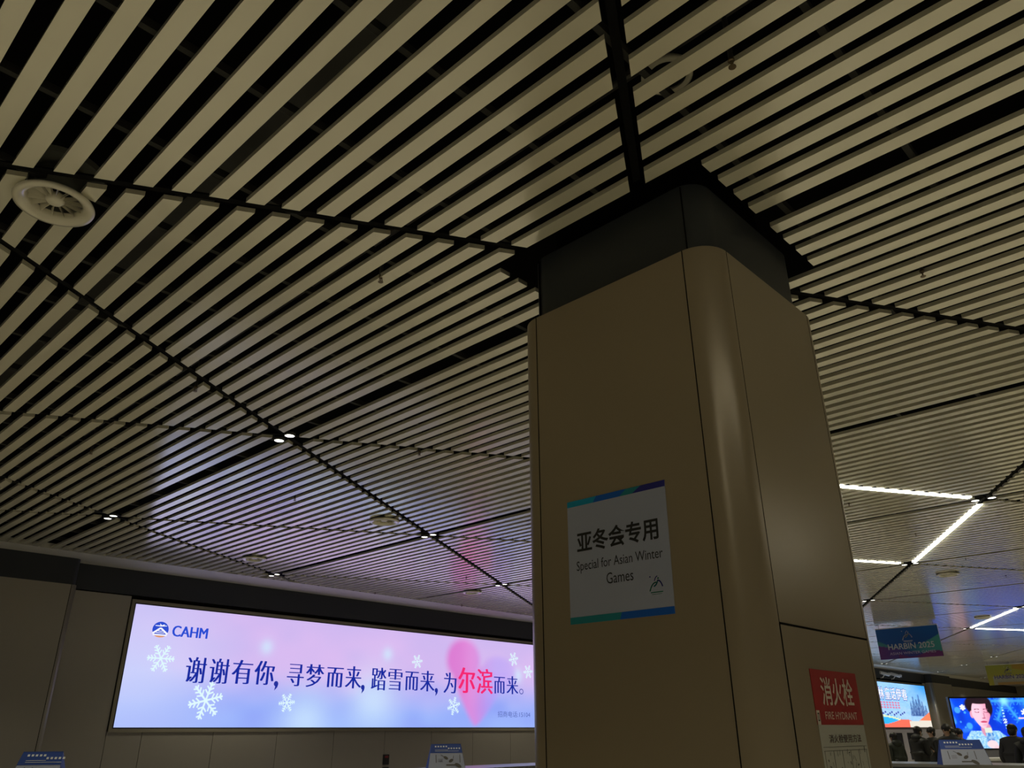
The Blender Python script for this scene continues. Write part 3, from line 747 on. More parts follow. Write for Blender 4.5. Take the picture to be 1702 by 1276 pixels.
NAMED = {(0, 0): 'of the largest pair, left of the pillar',
         (0, 1): 'of the pair over the dim wall pilaster',
         (1, 0): 'of the pair beside the round diffuser above the slogan',
         (1, 1): 'of the pair just above the lilac lightbox top',
         (2, 0): 'of the pair above the printed heart',
         (2, -2): 'of the pair where the two nearest light strips meet',
         (3, -2): 'of the pair where a short light strip meets the slanting one',
         (4, -2): 'of the pair hard against the right pillar edge',
         (5, -3): 'of the pair at the near end of the far slanting strip',
         (6, -3): 'of the pair where the two far light strips meet',
         (8, -3): 'of the pair behind the blue banner',
         (9, -4): 'of the pair over the right edge of the forest lightbox',
         (9, -3): 'of the pair close above the security cameras',
         (10, -4): 'of the pair between the blue and yellow banners',
         (11, -4): 'of the pair above the dark far pilaster',
         (12, -5): 'of the pair hidden behind the top of the yellow banner',
         (15, -6): 'of the pair behind the yellow banner, farthest of all',
         (13, -5): 'of the pair farthest back beside the yellow banner'}
for i in range(-3, 16):
    for j in range(-12, 5):
        x, y = node(i, j)
        if not (XMIN+0.1 < x < XMAX and YMIN+0.1 < y < YMAX-0.05): continue
        if (i, j) == (0, -1): continue          # the pillar stands here
        vis = inview(x, y, 1.0, 60)
        if not vis and not (x < 20): continue
        nm = NAMED.get((i, j))
        for s in (1, -1):
            if not nm and inview(x, y, 1.0, 0): print('UNNAMED', i, j, [round(v) for v in (851+FPX*Vector((x,y,1)).dot(R_)/Vector((x,y,1)).dot(F_), 638-FPX*Vector((x,y,1)).dot(U_)/Vector((x,y,1)).dot(F_))])
            if nm: lab = (('wall-side' if s == 1 else 'hall-side') + ' lit downlight ' + nm); gr = None
            else: lab = 'round lit downlight of a pair in the slats, not beside any sign or light strip'; gr = 'other paired downlights'
            if not nm and not vis and s == -1: continue
            downlight(x, y+s*0.036, lab, gr, s == 1)
def strip_light(n0, n1, label, group=None, trim=(0.095, 0.075)):
    (xa, ya), (xb, yb) = node(*n0), node(*n1); ya += YS; yb += YS
    d = Vector((xb-xa, yb-ya)); L = d.length; d /= L; n = Vector((-d.y, d.x))
    a = Vector((xa, ya))+d*trim[0]; b = Vector((xb, yb))-d*trim[1]; hw = 0.0128
    t = empty('strip_light', V((a.x+b.x)/2, (a.y+b.y)/2, 1.0), label, 'light strip', group)
    def quad(w_): return [V(*(a-n*w_), 0), V(*(b-n*w_), 0), V(*(b+n*w_), 0), V(*(a+n*w_), 0)]
    def lens(bm):
        q = [Vector((p.x, p.y, EYE+K*0.9965)) for p in quad(hw)]; extr(bm, q, Vector((0, 0, 0.009)))
    def house(bm):
        q = [Vector((p.x, p.y, EYE+K*0.9965+0.010)) for p in quad(hw)]; extr(bm, q, Vector((0, 0, 0.05)))
    part('lens', M_tube, t, lens); part('housing', M_trimb, t, house)
strip_light((2, -2), (1, -1), 'bright white light strip coming out from behind the pillar, nearer of the two')
strip_light((2, -2), (3, -2), 'bright white light strip slanting between the two strips at the pillar')
strip_light((3, -2), (2, -1), 'bright white light strip coming out from behind the pillar, shorter in view')
strip_light((5, -3), (6, -3), 'bright white light strip slanting, above and behind the blue banner')
strip_light((6, -3), (7, -4), 'bright white light strip farthest back, above the yellow banner')
for a_, b_ in (((-1, -1), (0, -2)), ((-2, -1), (-1, -1)), ((1, -3), (2, -3)), ((2, -3), (3, -4)), ((4, -4), (5, -4))):  # unseen strips, added for the streak on the pillar edge and more light
    strip_light(a_, b_, 'added white light strip in the slats, unseen, outside the view', 'added strip lights outside the view')

# round diffusers
def diffuser(x, y, z, label):
    p = V(x, y, z); t = empty('air_diffuser', p, label, 'air vent')
    R = 0.188
    def ring_(bm): lathe(bm, [(R*0.66, 0.040), (R*0.67, 0.018), (R*0.73, 0.004), (R*0.86, -0.010), (R*0.98, -0.006), (R, 0.004), (R*0.985, 0.014), (R*0.90, 0.016), (R*0.80, 0.040), (R*0.66, 0.040)], tuple(p), 56)
    part('rim', M_white, t, ring_, True)
    part('neck', M_grey, t, lambda bm: lathe(bm, [(R*0.70, 0.034), (R*0.70, 0.16), (R*0.74, 0.16), (R*0.74, 0.034)], tuple(p), 40), True)
    part('hub', M_white, t, lambda bm: lathe(bm, [(0.0, 0.008), (R*0.16, 0.010), (R*0.235, 0.020), (R*0.25, 0.045), (R*0.20, 0.06), (0, 0.06)], tuple(p), 32), True)
    def vanes(bm):
        for k in range(14):
            a = 2*PI*k/14; ca, sa = math.cos(a), math.sin(a); a2 = a+0.10; c2, s2 = math.cos(a2), math.sin(a2)
            r0, r1 = R*0.22, R*0.67
            q = [Vector((r0*ca, r0*sa, 0.020)), Vector((r1*ca, r1*sa, 0.014)), Vector((r1*c2, r1*s2, 0.050)), Vector((r0*c2, r0*s2, 0.045))]
            extr(bm, [p+v for v in q], Vector((0.002, 0.002, 0.0012)))
    part('vanes', M_white, t, vanes)
    part('damper_plate', M_black, t, lambda bm: lathe(bm, [(0, 0.15), (R*0.69, 0.15), (R*0.69, 0.156), (0, 0.156)], tuple(p), 32))
    return t
DL = ['round white air diffuser at the near joint, largest one in view', 'round air diffuser beside the joint left of the pillar, above the slogan', 'round air diffuser above the left part of the lilac lightbox',
      'round air diffuser close above the right end of the lilac lightbox', 'round air diffuser right of the pillar past the light strips, nearer one', 'round air diffuser farthest back beside the far slanting light strip']
for (x, y, z), lab in zip(DIFF, DL): diffuser(x, y, z, lab)
# hood plate above the nearest diffuser and the dim ring above the slats
t = empty('duct_cap', V(0.30, 1.585, 1.05), 'dark round duct cap above the largest air diffuser', 'duct')
part('disc', M_grey, t, lambda bm: lathe(bm, [(0.0, 0.0), (0.20, 0.0), (0.205, 0.03), (0.0, 0.03)], tuple(V(0.295, 1.56, 1.062)), 40))
t = empty('recessed_diffuser', V(0.94, 0.512, 1.03), 'dim round ring half hidden above the slats near the pillar top', 'air_vent')  # a recessed air diffuser: pale ring with a black disc behind
part('ring', M_white, t, lambda bm: lathe(bm, [(0.085, 0.0), (0.10, -0.006), (0.115, 0.0), (0.115, 0.02), (0.085, 0.02), (0.085, 0.0)], tuple(V(0.955, 0.515, 1.075)), 36), True)
part('back_disc', M_black, t, lambda bm: lathe(bm, [(0, 0.015), (0.085, 0.015), (0.085, 0.02), (0, 0.02)], tuple(V(0.955, 0.515, 1.075)), 24))

# sprinklers on their pipes
def sprinkler(x, y, label):
    p = V(x, y, 0.993); t = empty('sprinkler', p, label, 'sprinkler')
    part('drop_pipe', M_pipe, t, lambda bm: tube(bm, [p+Vector((0, 0, 0.03)), V(x, y, 1.105)], 0.011, 10))
    def body(bm):
        lathe(bm, [(0.0, 0.034), (0.013, 0.034), (0.015, 0.022), (0.010, 0.018), (0.008, 0.012), (0.0, 0.012)], tuple(p), 14)
        for s in (-1, 1): tube(bm, [p+Vector((s*0.009, 0, 0.016)), p+Vector((s*0.012, 0, 0.004)), p+Vector((s*0.003, 0, -0.008))], 0.0025, 6)
        tube(bm, [p+Vector((0, 0, 0.014)), p+Vector((0, 0, -0.008))], 0.003, 8)
    part('body', M_brass, t, body)
    part('deflector', M_brass, t, lambda bm: lathe(bm, [(0, -0.008), (0.016, -0.0085), (0.016, -0.0105), (0, -0.0105)], tuple(p), 16))
SPR = [(0.936, 0.386, 'small brass sprinkler head in the gap above the pillar, highest in the picture'),
       (0.942, 1.324, 'small brass sprinkler head just left of the pillar collar'),
       (0.934, 2.258, 'small sprinkler head beside the diagonal joint above the left crossing'),
       (0.932, 3.108, 'small sprinkler head in the dim slats over the wall pilaster'),
       (1.832, 0.38, 'small sprinkler head right of the pillar collar'),
       (1.827, 2.232, 'small sprinkler head on the joint between the left crossing and the pillar'),
       (1.835, 3.128, 'small sprinkler head in the bright slats below the left crossing'),
       (3.771, 1.343, 'small sprinkler head below the nearer light strip beside the pillar'),
       (4.68, 1.336, 'small sprinkler head between the slanting light strip and the pillar'),
       (5.613, 1.341, 'small sprinkler head right in front of the diffuser past the light strips'),
       (6.497, 1.324, 'small sprinkler head above the farthest diffuser'),
       (3.692, 4.97, 'small sprinkler head at the slat ends above the middle of the lilac lightbox'),
       (4.614, 4.985, 'small sprinkler head at the slat ends above the printed heart'),
       (3.773, 4.036, 'small sprinkler head in the lilac slats left of the pillar')]
for s in SPR: sprinkler(*s)
for n_, x in enumerate((0.934, 1.831, 3.773, 4.68, 5.61, 6.5)):
    bm = bmesh.new(); c = V(x, 2, 1.11); y0 = -1.7 if n_ != 1 else -1.7
    tube(bm, [V(x, y0, 1.11), V(x, 5.2, 1.11)], 0.024, 10)
    o = tag(obj('sprinkler_pipe', bm, M_pipe), 'dark sprinkler pipe running along the slats above them, ' + ('first', 'second', 'third', 'fourth', 'fifth', 'sixth')[n_] + ' from the camera', 'pipe')
bm = bmesh.new(); box(bm, V(0.52, -1.5, 1.09), V(0.57, 5.2, 1.11)); box(bm, V(0.515, -1.5, 1.11), V(0.522, 5.2, 1.125)); box(bm, V(0.568, -1.5, 1.11), V(0.575, 5.2, 1.125))
tag(obj('cable_tray', bm, M_pipe), 'dark cable tray seen through the slat gaps at the near end', 'cable tray')

# ------------------------------------------------------------------ baggage carousel (an L of steel deck with sloping belts)
t = empty('baggage_carousel', (12, 10.5, 0), 'long baggage carousel with raised steel deck along the bottom of the view', 'baggage carousel')
CB, CR, CZ = 11.1, 16.0, 1.1       # far edge, right edge, deck height
def deck(bm):
    prism(bm, [(-2, CB-1.0), (CR-1.0, CB-1.0), (CR-1.0, -4), (CR, -4), (CR, CB), (-2, CB)], CZ-0.05, CZ)
part('deck', M_steel, t, deck)
def plinth(bm): prism(bm, [(-1.9, CB-0.9), (CR-0.9, CB-0.9), (CR-0.9, -3.9), (CR-0.1, -3.9), (CR-0.1, CB-0.1), (-1.9, CB-0.1)], 0.0, CZ-0.05)
part('plinth', M_grey, t, plinth)
def belt(bm):
    inn = [(-2, CB-1.02), (CR-1.02, CB-1.02), (CR-1.02, -4)]; outn = [(-2, CB-1.9), (CR-1.9, CB-1.9), (CR-1.9, -4)]
    for (a, b), (c, d) in zip(zip(inn, inn[1:]), zip(outn, outn[1:])):
        extr(bm, [Vector((*a, CZ-0.06)), Vector((*b, CZ-0.06)), Vector((*d, 0.45)), Vector((*c, 0.45))], Vector((0, 0, -0.04)))
    inn = [(-2, CB+0.02), (CR+0.02, CB+0.02), (CR+0.02, -4)]; outn = [(-2, CB+0.9), (CR+0.9, CB+0.9), (CR+0.9, -4)]
    for (a, b), (c, d) in zip(zip(inn, inn[1:]), zip(outn, outn[1:])):
        extr(bm, [Vector((*a, CZ-0.06)), Vector((*c, 0.45)), Vector((*d, 0.45)), Vector((*b, CZ-0.06))], Vector((0, 0, -0.04)))
part('sloping_belt', M_belt, t, belt)
def bumper(bm):
    for pts in ([(-2, CB-1.95), (CR-1.95, CB-1.95), (CR-1.95, -4)], [(-2, CB+0.95), (CR+0.95, CB+0.95), (CR+0.95, -4)]):
        for (a, b), (c, d) in zip(pts, pts[1:]): tube(bm, [(a, b, 0.43), (c, d, 0.43)], 0.05, 8)
        for (a, b), (c, d) in zip(pts, pts[1:]): box(bm, (min(a, c)-0.02, min(b, d)-0.02, 0), (max(a, c)+0.02, max(b, d)+0.02, 0.40))
part('bumper', M_steel, t, bumper)

# notice boards standing on the deck
def notice(x, y, yaw, label, W=0.64, H=0.36):
    """folded board: u runs to the reader's right"""
    u = Vector((math.cos(yaw), math.sin(yaw), 0)); bk = Vector((-u.y, u.x, 0))
    o = Vector((x, y, CZ)); lean = 0.13
    P = Plane(o - u*W/2 - bk*lean, u, (bk*lean + Vector((0, 0, H))))
    L_ = math.hypot(lean, H)
    t = empty('notice_board', o, label, 'notice board', 'folding baggage notices on the carousel')
    tp = 0.06
    part('front_board', M_paper, t, lambda bm: extr(bm, [P.p(0, 0, -0.006), P.p(W, 0, -0.006), P.p(W-tp, L_, -0.006), P.p(tp, L_, -0.006)], P.n*0.006))
    part('header', M_blueprint, t, lambda bm: P.poly(bm, [(tp*0.62, L_*0.62), (W-tp*0.62, L_*0.62), (W-tp, L_), (tp, L_)], 0.002))
    def hl(bm):
        for k in range(5): 
            P.slab(bm, 0.12+0.045*k, 0.145+0.045*k, L_*0.86, L_*0.86+0.022, 0.002, 0.004)
            P.slab(bm, 0.34+0.045*k, 0.365+0.045*k, L_*0.78, L_*0.78+0.022, 0.002, 0.004)
        P.slab(bm, 0.12, 0.34, L_*0.74, L_*0.75, 0.002, 0.004); P.slab(bm, 0.12, 0.52, L_*0.69, L_*0.70, 0.002, 0.004)
    part('header_marks', M_cctv, t, hl)
    def pics(bm):
        for cx, cz, rx, rz, an in ((0.30, L_*0.42, 0.04, 0.022, -0.5), (0.385, L_*0.30, 0.042, 0.024, 0.5), (0.50, L_*0.10, 0.06, 0.028, -0.5)):
            P.poly(bm, [(cx+rx*math.cos(q)*math.cos(an)-rz*math.sin(q)*math.sin(an), cz+rx*math.cos(q)*math.sin(an)+rz*math.sin(q)*math.cos(an)) for q in [k*PI/8 for k in range(16)]], 0.002)
        P.stroke(bm, [(0.22, L_*0.54), (0.28, L_*0.45)], 0.008, 0.002); P.stroke(bm, [(0.42, L_*0.38), (0.43, L_*0.50)], 0.008, 0.002)
        P.slab(bm, 0.30, 0.46, L_*0.10, L_*0.15, 0.001, 0.002); P.slab(bm, 0.13, 0.14, L_*0.22, L_*0.55, 0.001, 0.002); P.slab(bm, 0.53, 0.54, L_*0.22, L_*0.55, 0.001, 0.002)
        for k in range(3): P.slab(bm, 0.17, 0.25, L_*(0.36-0.05*k), L_*(0.36-0.05*k)+0.004, 0.001, 0.002)
    part('drawings', M_lineink, t, pics)
    Q = Plane(o + u*W/2 + bk*lean, -u, (-bk*lean + Vector((0, 0, H))))
    part('back_board', M_blueprint, t, lambda bm: extr(bm, [Q.p(0, 0, -0.006), Q.p(W, 0, -0.006), Q.p(W-tp, L_, -0.006), Q.p(tp, L_, -0.006)], Q.n*0.006))
    def side(bm):
        for s in (-1, 1):
            e = o + u*s*W/2
            extr(bm, [e-bk*lean, e+bk*lean, e-u*s*tp+Vector((0, 0, H))][::s], -u*s*0.004)
    part('side_board', M_blueprint, t, side)
    return t
notice(9.62, 10.72, -0.55, 'blue and white folding notice on the carousel below the lilac lightbox', 0.62)
notice(15.0, 4.32, -0.95, 'blue and white folding notice on the carousel in front of the crowd', 0.74, 0.36)
notice(3.42, 10.7, -0.75, 'folding notice on the carousel seen from its edge, below the wall pilaster', 0.56, 0.36)

# ------------------------------------------------------------------ people
M_skin = mat('skin', (0.42, 0.26, 0.18), 0.55)
M_hair = mat('black_hair', (0.012, 0.010, 0.010), 0.5)
M_mask = mat('white_mask', (0.5, 0.52, 0.52), 0.7)
def skin_mesh(name, verts, edges, radii, M, parent, levels=2, root=0, extra=None):
    me = bpy.data.meshes.new(name+'_tmp'); me.from_pydata([tuple(v) for v in verts], edges, [])
    o = bpy.data.objects.new(name+'_tmp', me); COL.objects.link(o)
    md = o.modifiers.new('s', 'SKIN'); sd = o.modifiers.new('d', 'SUBSURF'); sd.levels = levels; sd.render_levels = levels
    for i, r in enumerate(radii):
        rr = r if isinstance(r, tuple) else (r, r)
        me.skin_vertices[0].data[i].radius = rr; me.skin_vertices[0].data[i].use_root = (i == root)
    dg = bpy.context.evaluated_depsgraph_get(); dg.update()
    new = bpy.data.meshes.new_from_object(o.evaluated_get(dg))
    bpy.data.objects.remove(o); bpy.data.meshes.remove(me)
    bm = bmesh.new(); bm.from_mesh(new); bpy.data.meshes.remove(new)
    if extra: extra(bm)
    return obj(name, bm, M, parent, True)
def person(x, y, top, yaw, label, coat, trousers, pose='stand', lean=0.0, head_turn=0.0, mask=False, hood=False, long_coat=False, hair_long=False):
    """standing figure facing its own -y; yaw turns it; top = height of the crown"""
    s = top/1.72
    t = empty('person', (x, y, 0), label, 'person', rz=yaw)
    Z = lambda h: h*s
    def L(px, py, pz):     # bend forward above the hips
        if pz > 0.95 and lean: 
            q = pz-0.95; return Vector((px*s, (py*math.cos(lean)-q*math.sin(lean))*s, (0.95+q*math.cos(lean)+py*math.sin(lean)*0)*s))
        return Vector((px*s, py*s, pz*s))
    hd = {'stand': ((0.21, 0.0, 1.10), (0.22, -0.03, 0.84)), 'phone': ((0.22, -0.02, 1.12), (0.09, -0.27, 1.22)), 'point': ((0.24, -0.1, 1.2), (0.30, -0.45, 1.38)), 'pocket': ((0.25, 0.03, 1.10), (0.18, -0.08, 0.92))}[pose]
    other = {'phone': ((-0.22, -0.02, 1.12), (-0.02, -0.28, 1.18)), 'point': ((-0.23, 0.02, 1.1), (-0.2, -0.05, 0.85))}.get(pose, tuple((-a, b, c) for a, b, c in hd))
    vs = [L(0, 0, 0.95), L(0, 0.0, 1.12), L(0, 0.0, 1.30), L(0, 0.01, 1.38), L(0, 0.0, 1.49), L(0, -0.012, 1.58), L(0, -0.012, 1.655),
          L(0.17, 0.0, 1.37), L(*hd[0]), L(*hd[1]), L(-0.17, 0.0, 1.37), L(*other[0]), L(*other[1]),
          L(0.095, 0, 0.90), L(0.10, -0.01, 0.50), L(0.105, 0.03, 0.09), L(0.11, -0.10, 0.035), L(-0.095, 0, 0.90), L(-0.10, -0.01, 0.50), L(-0.105, 0.03, 0.09), L(-0.11, -0.10, 0.035)]
    ed = [(0,1),(1,2),(2,3),(3,4),(4,5),(5,6),(3,7),(7,8),(8,9),(3,10),(10,11),(11,12),(0,13),(13,14),(14,15),(15,16),(0,17),(17,18),(18,19),(19,20)]
    ra = [(0.15,0.11),(0.14,0.10),(0.14,0.10),(0.09,0.07),0.050,(0.075,0.09),(0.07,0.085),0.06,0.045,0.03,0.06,0.045,0.03,0.085,0.058,0.042,0.035,0.085,0.058,0.042,0.035]
    ra = [tuple(v*s for v in (r if isinstance(r, tuple) else (r, r))) for r in ra]
    def fingers(bm):
        for (e, h) in ((vs[8], vs[9]), (vs[11], vs[12])):
            d = (h-e).normalized(); side = d.cross(Vector((0, 0, 1)))
            if side.length < 0.1: side = Vector((1, 0, 0))
            side.normalize(); up = side.cross(d).normalized()
            for k, l_ in enumerate((0.075, 0.085, 0.08, 0.062)):
                b = h+d*0.03+side*(k-1.5)*0.018
                tube(bm, [b-d*0.02, b+d*l_*0.5-up*0.008, b+d*l_*0.85-up*0.03, b+d*l_*0.9-up*0.045], [0.010, 0.009, 0.008, 0.006], 6)
            b = h+side*0.028; tube(bm, [b-side*0.012, b+side*0.018+d*0.02, b+side*0.014+d*0.05-up*0.01], [0.011, 0.010, 0.008], 6)
        # nose, ears
        c = vs[5]+Vector((0, -0.088, 0.018))*s; bmesh.ops.create_icosphere(bm, subdivisions=1, radius=0.016*s, matrix=Matrix.Translation(c))
        for q in (-1, 1): bmesh.ops.create_icosphere(bm, subdivisions=1, radius=0.024*s, matrix=Matrix.Translation(vs[5]+Vector((q*0.078, 0.01, 0.02))*s) @ Matrix.Diagonal((0.4, 0.8, 1.2, 1)))
    skin_mesh('body', vs, ed, ra, M_skin, t, 1, 0, fingers)
    cz = 0.62 if long_coat else 0.86
    cv = [L(0, 0, 0.98), L(0, 0.0, 1.14), L(0, 0.005, 1.30), L(0, 0.01, 1.42), L(0, 0.015, 1.51), L(0.2, 0.0, 1.385), L(*hd[0]), L(*hd[1])*0.93+L(*hd[0])*0.07,
          L(-0.2, 0.0, 1.385), L(*other[0]), L(*other[1])*0.93+L(*other[0])*0.07, L(0, 0, cz)]
    ce = [(0,1),(1,2),(2,3),(3,4),(3,5),(5,6),(6,7),(3,8),(8,9),(9,10),(0,11)]
    cr = [(0.20,0.15),(0.20,0.15),(0.20,0.15),(0.17,0.135),(0.105,0.10),0.09,0.07,0.052,0.085,0.07,0.052,(0.21,0.16)]
    cr = [tuple(v*s for v in (r if isinstance(r, tuple) else (r, r))) for r in cr]
    skin_mesh('coat', cv, ce, cr, coat, t, 2)
    tv = [L(0, 0, 0.93)] + [L(*q) for q in ((0.095, 0, 0.86), (0.10, -0.01, 0.50), (0.105, 0.03, 0.12), (-0.095, 0, 0.86), (-0.10, -0.01, 0.50), (-0.105, 0.03, 0.12))]
    skin_mesh('trousers', tv, [(0,1),(1,2),(2,3),(0,4),(4,5),(5,6)], [tuple(v*s for v in r) for r in ((0.16,0.12),(0.10,0.105),(0.075,0.08),(0.06,0.065),(0.10,0.105),(0.075,0.08),(0.06,0.065))], trousers, t, 1)
    def shoe(bm):
        for q in (-1, 1):
            tube(bm, [Vector((q*0.107, 0.07, 0.045))*s, Vector((q*0.108, 0.0, 0.05))*s, Vector((q*0.112, -0.10, 0.04))*s, Vector((q*0.113, -0.17, 0.03))*s], [0.035*s, 0.045*s, 0.042*s, 0.022*s], 10)
    bm = bmesh.new(); shoe(bm); obj('shoes', bm, M_trimb, t, True)
    bm = bmesh.new()
    c = vs[6]+Vector((0, 0.018, -0.012))*s
    bmesh.ops.create_uvsphere(bm, u_segments=20, v_segments=12, radius=1.0, matrix=Matrix.Translation(c) @ Matrix.Rotation(0.25, 4, 'X') @ Matrix.Diagonal((0.088*s, 0.106*s, 0.088*s, 1)))
    if hair_long or True:
        bmesh.ops.create_uvsphere(bm, u_segments=16, v_segments=10, radius=1.0, matrix=Matrix.Translation(vs[5]+Vector((0, 0.045, 0.0))*s) @ Matrix.Diagonal((0.078*s, 0.066*s, (0.15 if hair_long else 0.09)*s, 1)))
    obj('hair', bm, M_hair, t, True)
    if hood:
        bm = bmesh.new(); bmesh.ops.create_uvsphere(bm, u_segments=18, v_segments=10, radius=1.0, matrix=Matrix.Translation(vs[4]+Vector((0, 0.07, -0.02))*s) @ Matrix.Diagonal((0.15*s, 0.10*s, 0.10*s, 1)))
        obj('hood', bm, coat, t, True)
    if mask:
        bm = bmesh.new(); bmesh.ops.create_uvsphere(bm, u_segments=14, v_segments=8, radius=1.0, matrix=Matrix.Translation(vs[5]+Vector((0, -0.055, -0.02))*s) @ Matrix.Diagonal((0.062*s, 0.045*s, 0.048*s, 1)))
        obj('face_mask', bm, M_mask, t, True)
    # eyes and mouth
    bm = bmesh.new()
    for q in (-1, 1): bmesh.ops.create_icosphere(bm, subdivisions=1, radius=0.009*s, matrix=Matrix.Translation(vs[5]+Vector((q*0.03, -0.083, 0.042))*s))
    obj('eyes', bm, M_ink, t)
    return t, vs
Mc1 = mat('black_down', (0.012, 0.013, 0.013), 0.6); Mc2 = mat('charcoal_wool', (0.020, 0.020, 0.022), 0.8); Mc3 = mat('dark_olive', (0.022, 0.028, 0.020), 0.7)
Mc4 = mat('dark_brown_coat', (0.030, 0.018, 0.014), 0.7); Mt = mat('dark_trousers', (0.014, 0.015, 0.018), 0.8); Mg = mat('green_lining', (0.05, 0.11, 0.07), 0.7)
ang = lambda: 0
RGT = math.atan2(R_.x, -R_.y)    # yaw that makes local -y point along the picture's right
def face(dx, dy):                # yaw whose -y points along (dx, dy)
    return math.atan2(dx, -dy)
rt = face(R_.x, R_.y); lf = face(-R_.x, -R_.y); tow = face(-F_.x, -F_.y); aw = face(F_.x, F_.y)
t1, vs1 = person(21.0, 6.93, 1.69, rt+0.25, 'masked person in a long black coat looking down at a phone below the forest lightbox', Mc1, Mt, 'phone', 0.06, mask=True, hood=True, long_coat=True, hair_long=True)
ph = empty('phone', t1.matrix_basis @ Vector((0, 0, 0)), 'small dark phone held up by the masked person in the long coat', 'phone', rz=rt+0.25)
bm = bmesh.new()
c = (vs1[9]+vs1[12])/2 + Vector((0, -0.06, 0.05)); box(bm, c-Vector((0.038, 0.006, 0.07)), c+Vector((0.038, 0.006, 0.07)))
bmesh.ops.rotate(bm, cent=c, matrix=Matrix.Rotation(-0.7, 3, 'X'), verts=bm.verts); obj('case', bm, M_trimb, ph)
bm = bmesh.new(); box(bm, c+Vector((-0.034, 0.0062, -0.066)), c+Vector((0.034, 0.0072, 0.066))); bmesh.ops.rotate(bm, cent=c, matrix=Matrix.Rotation(-0.7, 3, 'X'), verts=bm.verts); obj('screen', bm, mat('phone_glass', (0.02, 0.02, 0.025), 0.2), ph)
person(20.35, 7.25, 1.56, aw+0.4, 'shorter person in black seen from behind, left of the masked phone user', Mc3, Mt, 'pocket', 0.0, hood=True)
person(22.29, 7.02, 1.675, lf, 'person with dark hair in a black jacket facing left beside the forest lightbox edge', Mc1, Mt, 'stand', 0.0)
person(23.48, 6.9, 1.68, tow+0.2, 'person in a black jacket facing the hall, in front of the dark pilaster', Mc2, Mt, 'stand')
person(19.9, 5.9, 1.73, lf+0.5, 'person with tousled hair bending the head down behind the folding notice', Mc1, Mt, 'phone', 0.12, hood=True)
person(21.13, 6.06, 1.64, tow+0.3, 'person with reddish dark cap in front of the left end of the video screen', Mc4, Mt, 'pocket', hood=True)
person(19.05, 4.55, 1.72, rt+0.5, 'person in a dark jacket leaning forward in front of the snowflake on the screen', Mc2, Mt, 'pocket', 0.22)
person(17.75, 3.95, 1.64, aw-0.5, 'person in a bulky black coat at the right border, nearest the carousel', Mc1, Mt, 'pocket', hood=True)

# pale partition with dark posters under the forest lightbox
t = empty('white_partition', (K*15.5, K*5.12, 0), 'pale partition with dark panels standing under the forest lightbox', 'partition')
part('board', mat('pale_partition', (0.62, 0.58, 0.66), 0.5), t, lambda bm: box(bm, (K*14.0, K*5.11, 0.0), (K*17.05, K*5.13, EYE+K*0.02)))
for a_, b_ in ((14.35, 14.75), (15.0, 15.35)):
    part('dark_panel', M_bezel, t, lambda bm: box(bm, (K*a_, K*5.11-0.02, 0.5), (K*b_, K*5.11, EYE-0.08)))
# luggage trolley with pale bags
t = empty('luggage_trolley', (18.5, 6.6, 0), 'steel luggage trolley with pale bags beside the pillar edge', 'trolley', rz=0.6)
bm = bmesh.new(); box(bm, (-0.3, -0.45, 0.18), (0.3, 0.45, 0.22)); obj('platform', bm, M_steel, t)
bm = bmesh.new()
for q in (-0.26, 0.26): tube(bm, [(q, 0.42, 0.2), (q, 0.48, 0.7), (q, 0.5, 1.22)], 0.016, 8)
tube(bm, [(-0.26, 0.5, 1.22), (0.26, 0.5, 1.22)], 0.02, 8); tube(bm, [(-0.26, 0.48, 0.7), (0.26, 0.48, 0.7)], 0.012, 8); obj('handle', bm, M_steel, t)
for q, r_ in ((-0.25, -0.35), (0.25, -0.35), (-0.25, 0.35), (0.25, 0.35)):
    bm = bmesh.new(); tube(bm, [(q-0.02, r_, 0.08), (q+0.02, r_, 0.08)], 0.08, 14); obj('wheel', bm, M_belt, t)
M_bag = mat('pale_bag', (0.62, 0.60, 0.56), 0.6)
def bag(x, y, z, sx, sy, sz, label, rz=0.6):
    t = empty('travel_bag', (x, y, z), label, 'bag', rz=rz)
    bm = bmesh.new(); box(bm, (-sx/2, -sy/2, 0), (sx/2, sy/2, sz)); bmesh.ops.bevel(bm, geom=bm.edges[:], offset=0.04, segments=3, affect='EDGES'); obj('shell', bm, M_bag, t, True)
    bm = bmesh.new(); tube(bm, [(-sx*0.25, 0, sz-0.01), (-sx*0.22, 0, sz+0.05), (sx*0.22, 0, sz+0.05), (sx*0.25, 0, sz-0.01)], 0.012, 6); obj('handle', bm, M_trimb, t)
bag(18.5, 6.6, 0.22, 0.42, 0.26, 0.78, 'tall pale travel bag standing on the luggage trolley')
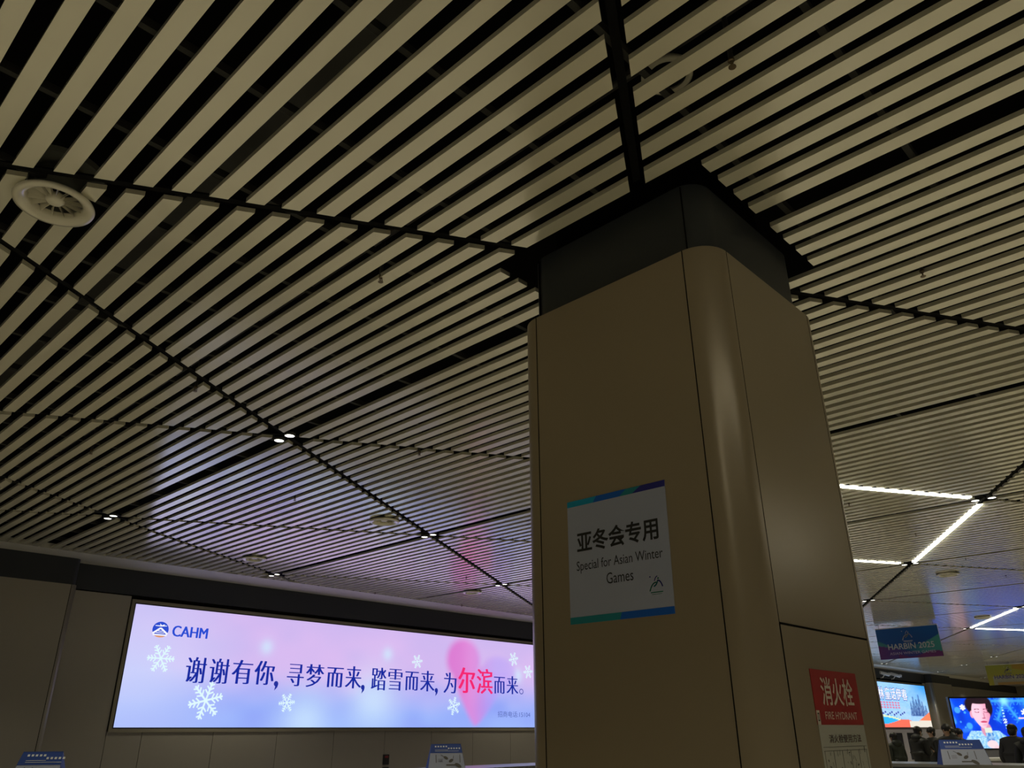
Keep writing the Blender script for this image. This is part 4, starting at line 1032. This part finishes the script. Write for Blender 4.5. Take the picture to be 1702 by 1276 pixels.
bag(18.72, 6.28, 0.22, 0.36, 0.3, 0.62, 'shorter pale travel bag on the front of the luggage trolley')
bag(21.7, 6.45, 0.0, 0.3, 0.25, 1.02, 'tall white bag standing between the people in black')
# service counter to the right with a green bag on it
t = empty('service_counter', (22.0, 5.1, 0), 'low white and grey counter with glass front under the video screen', 'counter', rz=face(-F_.x, -F_.y))
bm = bmesh.new(); box(bm, (-0.9, -0.3, 0), (0.9, 0.3, 0.98)); obj('body', bm, mat('counter_grey', (0.36, 0.36, 0.38), 0.4), t)
bm = bmesh.new(); box(bm, (-0.95, -0.35, 0.98), (0.95, 0.35, 1.03)); obj('worktop', bm, M_cctv, t)
bm = bmesh.new()
for q in (-0.6, 0.0, 0.6): box(bm, (q-0.27, -0.31, 0.15), (q+0.27, -0.302, 0.9))
obj('front_panel', bm, mat('counter_glass', (0.18, 0.18, 0.24), 0.15), t)
t = empty('shopping_bag', (20.0, 4.55, 0.0), 'pale green bag held low beside the person at the right border', 'bag', rz=0.3)
bm = bmesh.new(); tube(bm, [(0, 0, 0.62), (0, 0, 0.7), (0, 0, 0.9), (0, 0, 1.02), (0, 0, 1.12)], [0.10, 0.16, 0.15, 0.09, 0.05], 14); obj('sack', bm, mat('green_plastic', (0.28, 0.34, 0.10), 0.5), t, True)
bm = bmesh.new(); box(bm, (-0.12, -0.12, 0), (0.12, 0.12, 0.62)); obj('stool_box', bm, M_grey, t)

# small print, marks and pictures belong to the sheet or face that carries them
for o in list(COL.objects):
    if o.parent is not None or o.type != 'EMPTY': continue
    host = next((c for c in o.children if c.name.split('.')[0] in ('sheet', 'lit_face', 'front_board', 'printed_face')), None)
    if host:
        for c in o.children:
            if c.name.split('.')[0] in ('lettering', 'emblem', 'drawings', 'header_marks', 'small_print', 'lettering_outline', 'snowflake', 'red_character', 'phone_number', 'company_name', 'company_logo', 'mark', 'corner_band', 'foot_band'):
                c.parent = host
    h2 = next((c for c in o.children if c.name.split('.')[0] == 'housing'), None)
    if h2:
        for c in o.children:
            if c.name.split('.')[0] == 'lens': c.parent = h2
